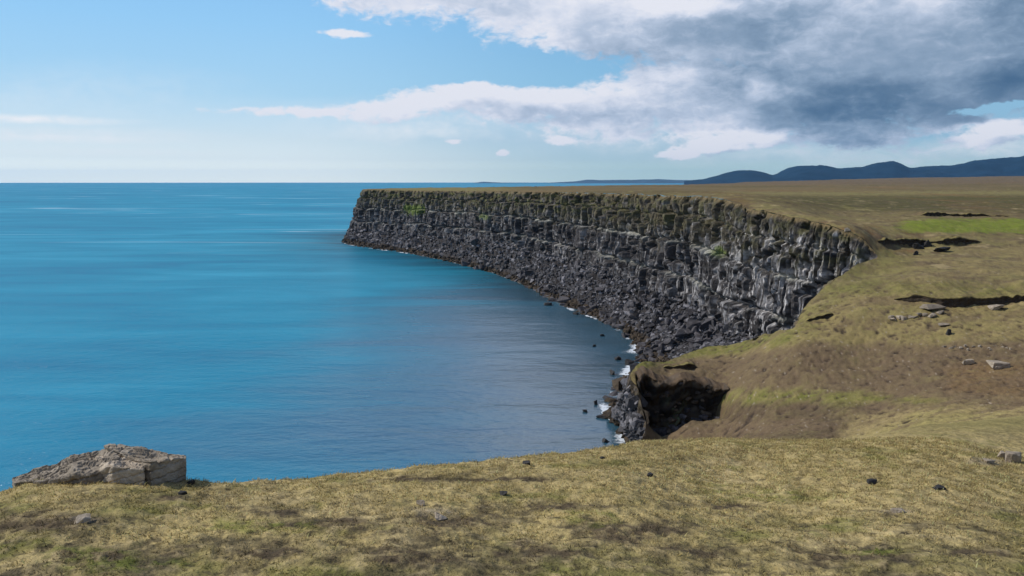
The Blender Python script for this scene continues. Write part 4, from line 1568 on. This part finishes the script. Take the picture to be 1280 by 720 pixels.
def slab_boulder():
    """the split slab that lies on the edge of the turf"""
    base = at(124, 612, 9.62)
    sc = 9.75 / F
    root = bpy.data.objects.new('slab_boulder', None)
    COL.objects.link(root)
    root.location = (base[0], base[1], base[2])
    tag(root, 'big cracked grey slab boulder lying on the turf at the cliff edge', 'boulder')

    def block(name, top, depth, seed, noise=.02, cuts=6, shrink=.97):
        bm = bmesh.new()
        T_ = [at(px, row, 9.75 + dy) - base for px, row, dy in top]
        cx = sum(p[0] for p in T_) / len(T_)
        for p in T_:
            bm.verts.new(p)
            bm.verts.new((cx + (p[0] - cx) * shrink, p[1] * shrink, min(p[2] - depth * .6, -.02) - depth * .4))
        r = bmesh.ops.convex_hull(bm, input=bm.verts[:])
        bmesh.ops.delete(bm, geom=[g for g in r['geom_interior'] if isinstance(g, bmesh.types.BMVert)], context='VERTS')
        bmesh.ops.dissolve_limit(bm, angle_limit=.05, verts=bm.verts[:], edges=bm.edges[:])
        bmesh.ops.bevel(bm, geom=bm.edges[:], offset=.01, segments=1, affect='EDGES', clamp_overlap=True)
        bmesh.ops.triangulate(bm, faces=bm.faces[:])
        for _ in range(cuts):
            es = [e for e in bm.edges if e.calc_length() > .026]
            if not es:
                break
            bmesh.ops.subdivide_edges(bm, edges=es, cuts=1)
            bmesh.ops.triangulate(bm, faces=bm.faces[:])
        bm.normal_update()
        co = np.array([v.co[:] for v in bm.verts])
        nn = np.array([v.normal[:] for v in bm.verts])
        up = np.clip(nn[:, 2], 0, 1)
        # tilted bedding breaks into steps on the faces, plates and pits on top
        lay = co[:, 2] - co[:, 0] * .2 + .05 * fbm(co[:, 0] * 2.5, co[:, 1] * 2.5, seed, 4, .6)
        step = np.abs(((lay * 9) % 1.0) - .5) * 2
        plate = np.floor((fbm(co[:, 0] * 2.2 + co[:, 1] * .8, co[:, 1] * 2.6, seed + 5, 4, .55) + .5) * 7) / 7
        d = noise * (1.5 * fbm(co[:, 0] * 2.4 + co[:, 2] * 2, co[:, 1] * 2.4 + 1.7 * co[:, 2], seed, 4, .6) + .8 * fbm(co[:, 0] * 13 + co[:, 2] * 7, co[:, 1] * 13 + 9 * co[:, 2], seed + 2, 4, .65))
        d += (plate - .5) * .14 * up - .02 * sst(.7, 1, step) * (1 - up)
        d -= .03 * sst(.05, .0, np.abs(fbm(co[:, 0] * 1.6 + co[:, 1], co[:, 1] * 1.2 - co[:, 0] * .7 + co[:, 2], seed + 9, 3, .5)))
        for v, p in zip(bm.verts, co + nn * d[:, None]):
            v.co = p
        return bm_obj(name, bm, M_SLAB, parent=root)
    block('low_slab', [(14, 597, .25), (35, 591, .35), (60, 584, .42), (85, 576, .45), (108, 567, .48), (130, 560, .5), (150, 573, .1), (138, 585, -.15), (112, 592, -.28), (75, 596, -.28), (40, 601, -.16), (18, 603, -.04)], .3, 9, .02)
    block('front_block', [(118, 570, .3), (150, 568, .35), (182, 580, -.06), (180, 585, -.24), (140, 582, -.28), (126, 588, -.2)], .34, 7, .014)
    block('end_block', [(131, 559, .42), (145, 556, .55), (160, 556, .6), (200, 564, .58), (232, 570, .55), (232.5, 573, .18), (188, 578, -.2), (172, 576, -.05), (150, 566, .2)], .36, 3, .013)


slab_boulder()
DK, PL = M_DARKSTONE, M_PALE
STONES = [
    ('stone', 239, 607, 9, 7, 'tiny dark stone on the skyline just past the slab boulder', DK),
    ('stone', 228, 620, 11, 5, 'dark stone in the heather below the dark end of the slab boulder', DK),
    ('stone', 658, 582, 11, 6, 'dark stone on the turf brink below the grey part of the sea', DK),
    ('stone', 753, 574, 7, 3, 'small dark stone close to the turf edge below the surf foam', DK),
    ('stone', 812, 595, 9, 4, 'dark flat stone alone on smooth turf below the headland', DK),
    ('stone', 630, 620, 11, 5, 'dark stone in the middle of the near turf', DK),
    ('stone', 1173, 613, 20, 6, 'largest dark stone on the smooth turf at the right', DK),
    ('stone', 1091, 606, 16, 6, 'dark low stone on smooth turf left of the largest one', DK),
    ('stone', 525, 633, 13, 7, 'pale upright stone at the top of the dark heather patch', PL),
    ('stone', 551, 648, 16, 8, 'pale tilted stone inside the dark heather patch', PL),
    ('stone', 105, 652, 22, 7, 'pale flat stone in the mossy turf below the slab boulder', PL),
    ('stone', 1122, 641, 18, 5, 'pale flat stone sunk in the turf near the right edge', PL),
    ('stone', 1267, 578, 22, 14, 'pale lichened rock at the right edge of the near turf, largest of three', PL),
    ('stone', 1252, 573, 12, 9, 'pale lichened rock standing behind the largest of three on the near turf', PL),
    ('stone', 1236, 580, 13, 6, 'smallest pale rock left of the three on the near turf', PL),
    ('stone', 1247, 461, 26, 10, 'tan weathered rock on the bare brown slope, biggest there', PL),
    ('stone', 1211, 455, 18, 8, 'tan rock on the brown slope next to the biggest one', PL),
    ('stone', 1165, 387, 30, 6, 'long pale slab lying on turf below the peat scarp', PL),
    ('stone', 1246, 388, 22, 7, 'pale rock on the turf right of the long slab', PL),
    ('stone', 1180, 408, 14, 4, 'small pale stone on turf below the stone row', PL),
    ('stone', 1186, 421, 8, 8, 'small dark upright stone above the brown slope', DK),
    ('stone', 1148, 312, 16, 10, 'large black boulder on the turf near the head of the bay', DK),
    ('stone', 1158, 309, 13, 11, 'black boulder standing behind the large one near the bay head', DK),
    ('stone', 1144, 319, 9, 6, 'small black boulder in front of the pair near the bay head', DK),
    ('stone', 1178, 315, 20, 7, 'low black outcrop right of the boulders near the bay head', DK),
    ('stone', 1030, 395, 24, 9, 'brown rock capping the short overhang at the cliff brink', PL),
    ('stone', 1059, 291, 9, 5, 'pale small stone on the cliff brink above the bay head', PL),
]
for k, (nm, px, row, w, h, lab, mt) in enumerate(STONES):
    if k == 25:
        continue
    stone(nm, px, row, w, h, lab, mt, 100 + k)
rng0 = random.Random(77)
# row of slabby stones below the peat scarp
for k in range(11):
    px = 1113 + k * 6.2 + rng0.uniform(-2, 2)
    row = 401 - (px - 1113) * .1 + rng0.uniform(-1.6, 2.4)
    stone('slab_stone', px, row, rng0.uniform(7, 13), rng0.uniform(3, 5), 'flat pale stone in the low stone row on the right hand turf', PL, 300 + k, 'stone', 'pale stones of the low row', .9)
for k in range(14):
    px = 1180 + k * 6.6 + rng0.uniform(-3, 3)
    stone('pebble', px, 437 + rng0.uniform(-2.5, 2), rng0.uniform(3, 6), rng0.uniform(2.5, 4), 'small pale stone of the thin line along the top of the brown slope', PL, 340 + k, 'stone', 'small stones lining the brown slope')


HOL = [(826, 540, 22, 13), (842, 537, 17, 10), (858, 534, 15, 8), (872, 532, 20, 11), (887, 530, 14, 8), (815, 549, 15, 9), (806, 545, 12, 9), (897, 526, 11, 6), (850, 541, 9, 5), (866, 538, 8, 5)]
for k, (px, row, w, h) in enumerate(HOL):
    yy = np.interp(px, [b_[0] for b_ in BANKS[0]['pts']], [b_[2] for b_ in BANKS[0]['pts']]) - .6
    p = at(px, row, yy)
    sc = math.hypot(p[1], p[2] - H) / F
    rng = random.Random(700 + k)
    bm = rock_detailed(rng, (w * sc, w * sc * .8, h * sc * 1.3), 12, 1, .05)
    zg = float(land(np.array([p[0]]), np.array([p[1]]))[0])
    tag(bm_obj('fallen_block', bm, M_BASALT, (p[0], p[1], zg + h * sc * .35), rng.uniform(0, 6)), 'dark fallen block on the floor of the big undercut hollow', 'boulder', 'blocks fallen from the hollow')


# rocks standing in the water
SEA_ROCKS = [
    (685, 381.5, 14, 3.5, 'brown flat rock awash off the middle of the scree shore'), (720, 393, 9, 3, 'black rock awash between the surf and the brown flat rock'),
    (772, 449.5, 9, 4, 'black sea rock off the corner where the surf is widest'), (765, 468, 10, 6, 'black sea rock standing off the boulder point'),
    (787, 456, 13, 7, 'black rock at the water edge behind the boulder point'), (744, 505, 8, 5, 'small reddish sea rock farthest out from the boulder point'),
    (731, 515, 8, 3, 'flat black reef lying farthest from the headland'), (752, 522, 16, 4, 'long flat black reef close under the boulder point'),
    (757, 552, 10, 5, 'black sea rock left of the foam below the hollow'), (791, 547, 9, 6, 'black rock inside the foam below the hollow'), (783, 551.5, 8, 3, 'small flat black rock inside the foam below the hollow'),
    (753, 420, 8, 2.5, 'flat reef rock just breaking the grey water of the bay'), (743, 433, 7, 2.5, 'low reef rock alone in the grey water of the bay'),
]
for k, (px, row, w, h, lab) in enumerate(SEA_ROCKS):
    p = sea_at(px, row)
    sc = math.hypot(p[1], H) / F
    rng = random.Random(500 + k)
    bm = rock_detailed(rng, (w * sc, w * sc * .8, h * sc * 1.8), 12, 1, .05)
    tag(bm_obj('sea_rock', bm, M_DARKSTONE, (p[0], p[1], h * sc * .2), rng.uniform(0, 6)), lab, 'sea rock')

# ------------------------------------------------------------------ grass


def build_grass():
    nr_ = np.random.RandomState(11)
    R = np.hypot(GV[:, 0], GV[:, 1])
    a = np.arctan2(GV[:, 0], GV[:, 1])
    ok = np.where((R > 5.6) & (R < 16.5) & (np.abs(a) < rad(37)))[0]
    w = R[ok] ** 2 * (.3 + 4 * GC[ok, 1])
    # grass stands in tussocks
    cl = fbm(GV[ok, 0] / .35, GV[ok, 1] / .3, 170, 3, .6)
    w = w * sst(-.35, .3, cl)
    w = w / w.sum()
    N = 110000
    k = ok[nr_.choice(len(ok), N, p=w)]
    p = GV[k].astype(float) + np.stack([nr_.normal(0, .02, N), nr_.normal(0, .02, N), np.full(N, -.006)], 1)
    h = (.012 + .028 * nr_.rand(N) ** 2.2) * (.7 + R[k] / 22)
    th = nr_.rand(N) * 2 * PI
    ln = .5 + 1.3 * nr_.rand(N)
    wd = .0035 + .0035 * nr_.rand(N)
    side = np.stack([np.cos(th + PI / 2), np.sin(th + PI / 2), np.zeros(N)], 1) * wd[:, None]
    lean = np.stack([np.cos(th), np.sin(th), np.zeros(N)], 1)
    m = p + lean * (h * ln * .35)[:, None] + np.array([0, 0, 1]) * (h * .6)[:, None]
    t = p + lean * (h * ln)[:, None] + np.array([0, 0, 1]) * h[:, None]
    V = np.stack([p - side, p + side, m + side * .7, m - side * .7, t], 1).reshape(-1, 3)
    b = np.arange(N)[:, None] * 5
    tri = np.concatenate([b + np.array([[0, 1, 2]]), b + np.array([[0, 2, 3]]), b + np.array([[3, 2, 4]])])
    c = GC[k] * (.55 + 1.5 * nr_.rand(N) ** 1.3)[:, None]
    straw = (nr_.rand(N) < .3)[:, None]
    c = np.where(straw, c * .5 + np.array([.30, .25, .12]) * .5, c)
    c = np.repeat(np.clip(c, .01, .6), 5, axis=0)
    o = mesh_np('grass', V, tri, [M_BLADE], False, c)
    tag(o, 'short dry grass growing over the near turf', kind='stuff')


build_grass()
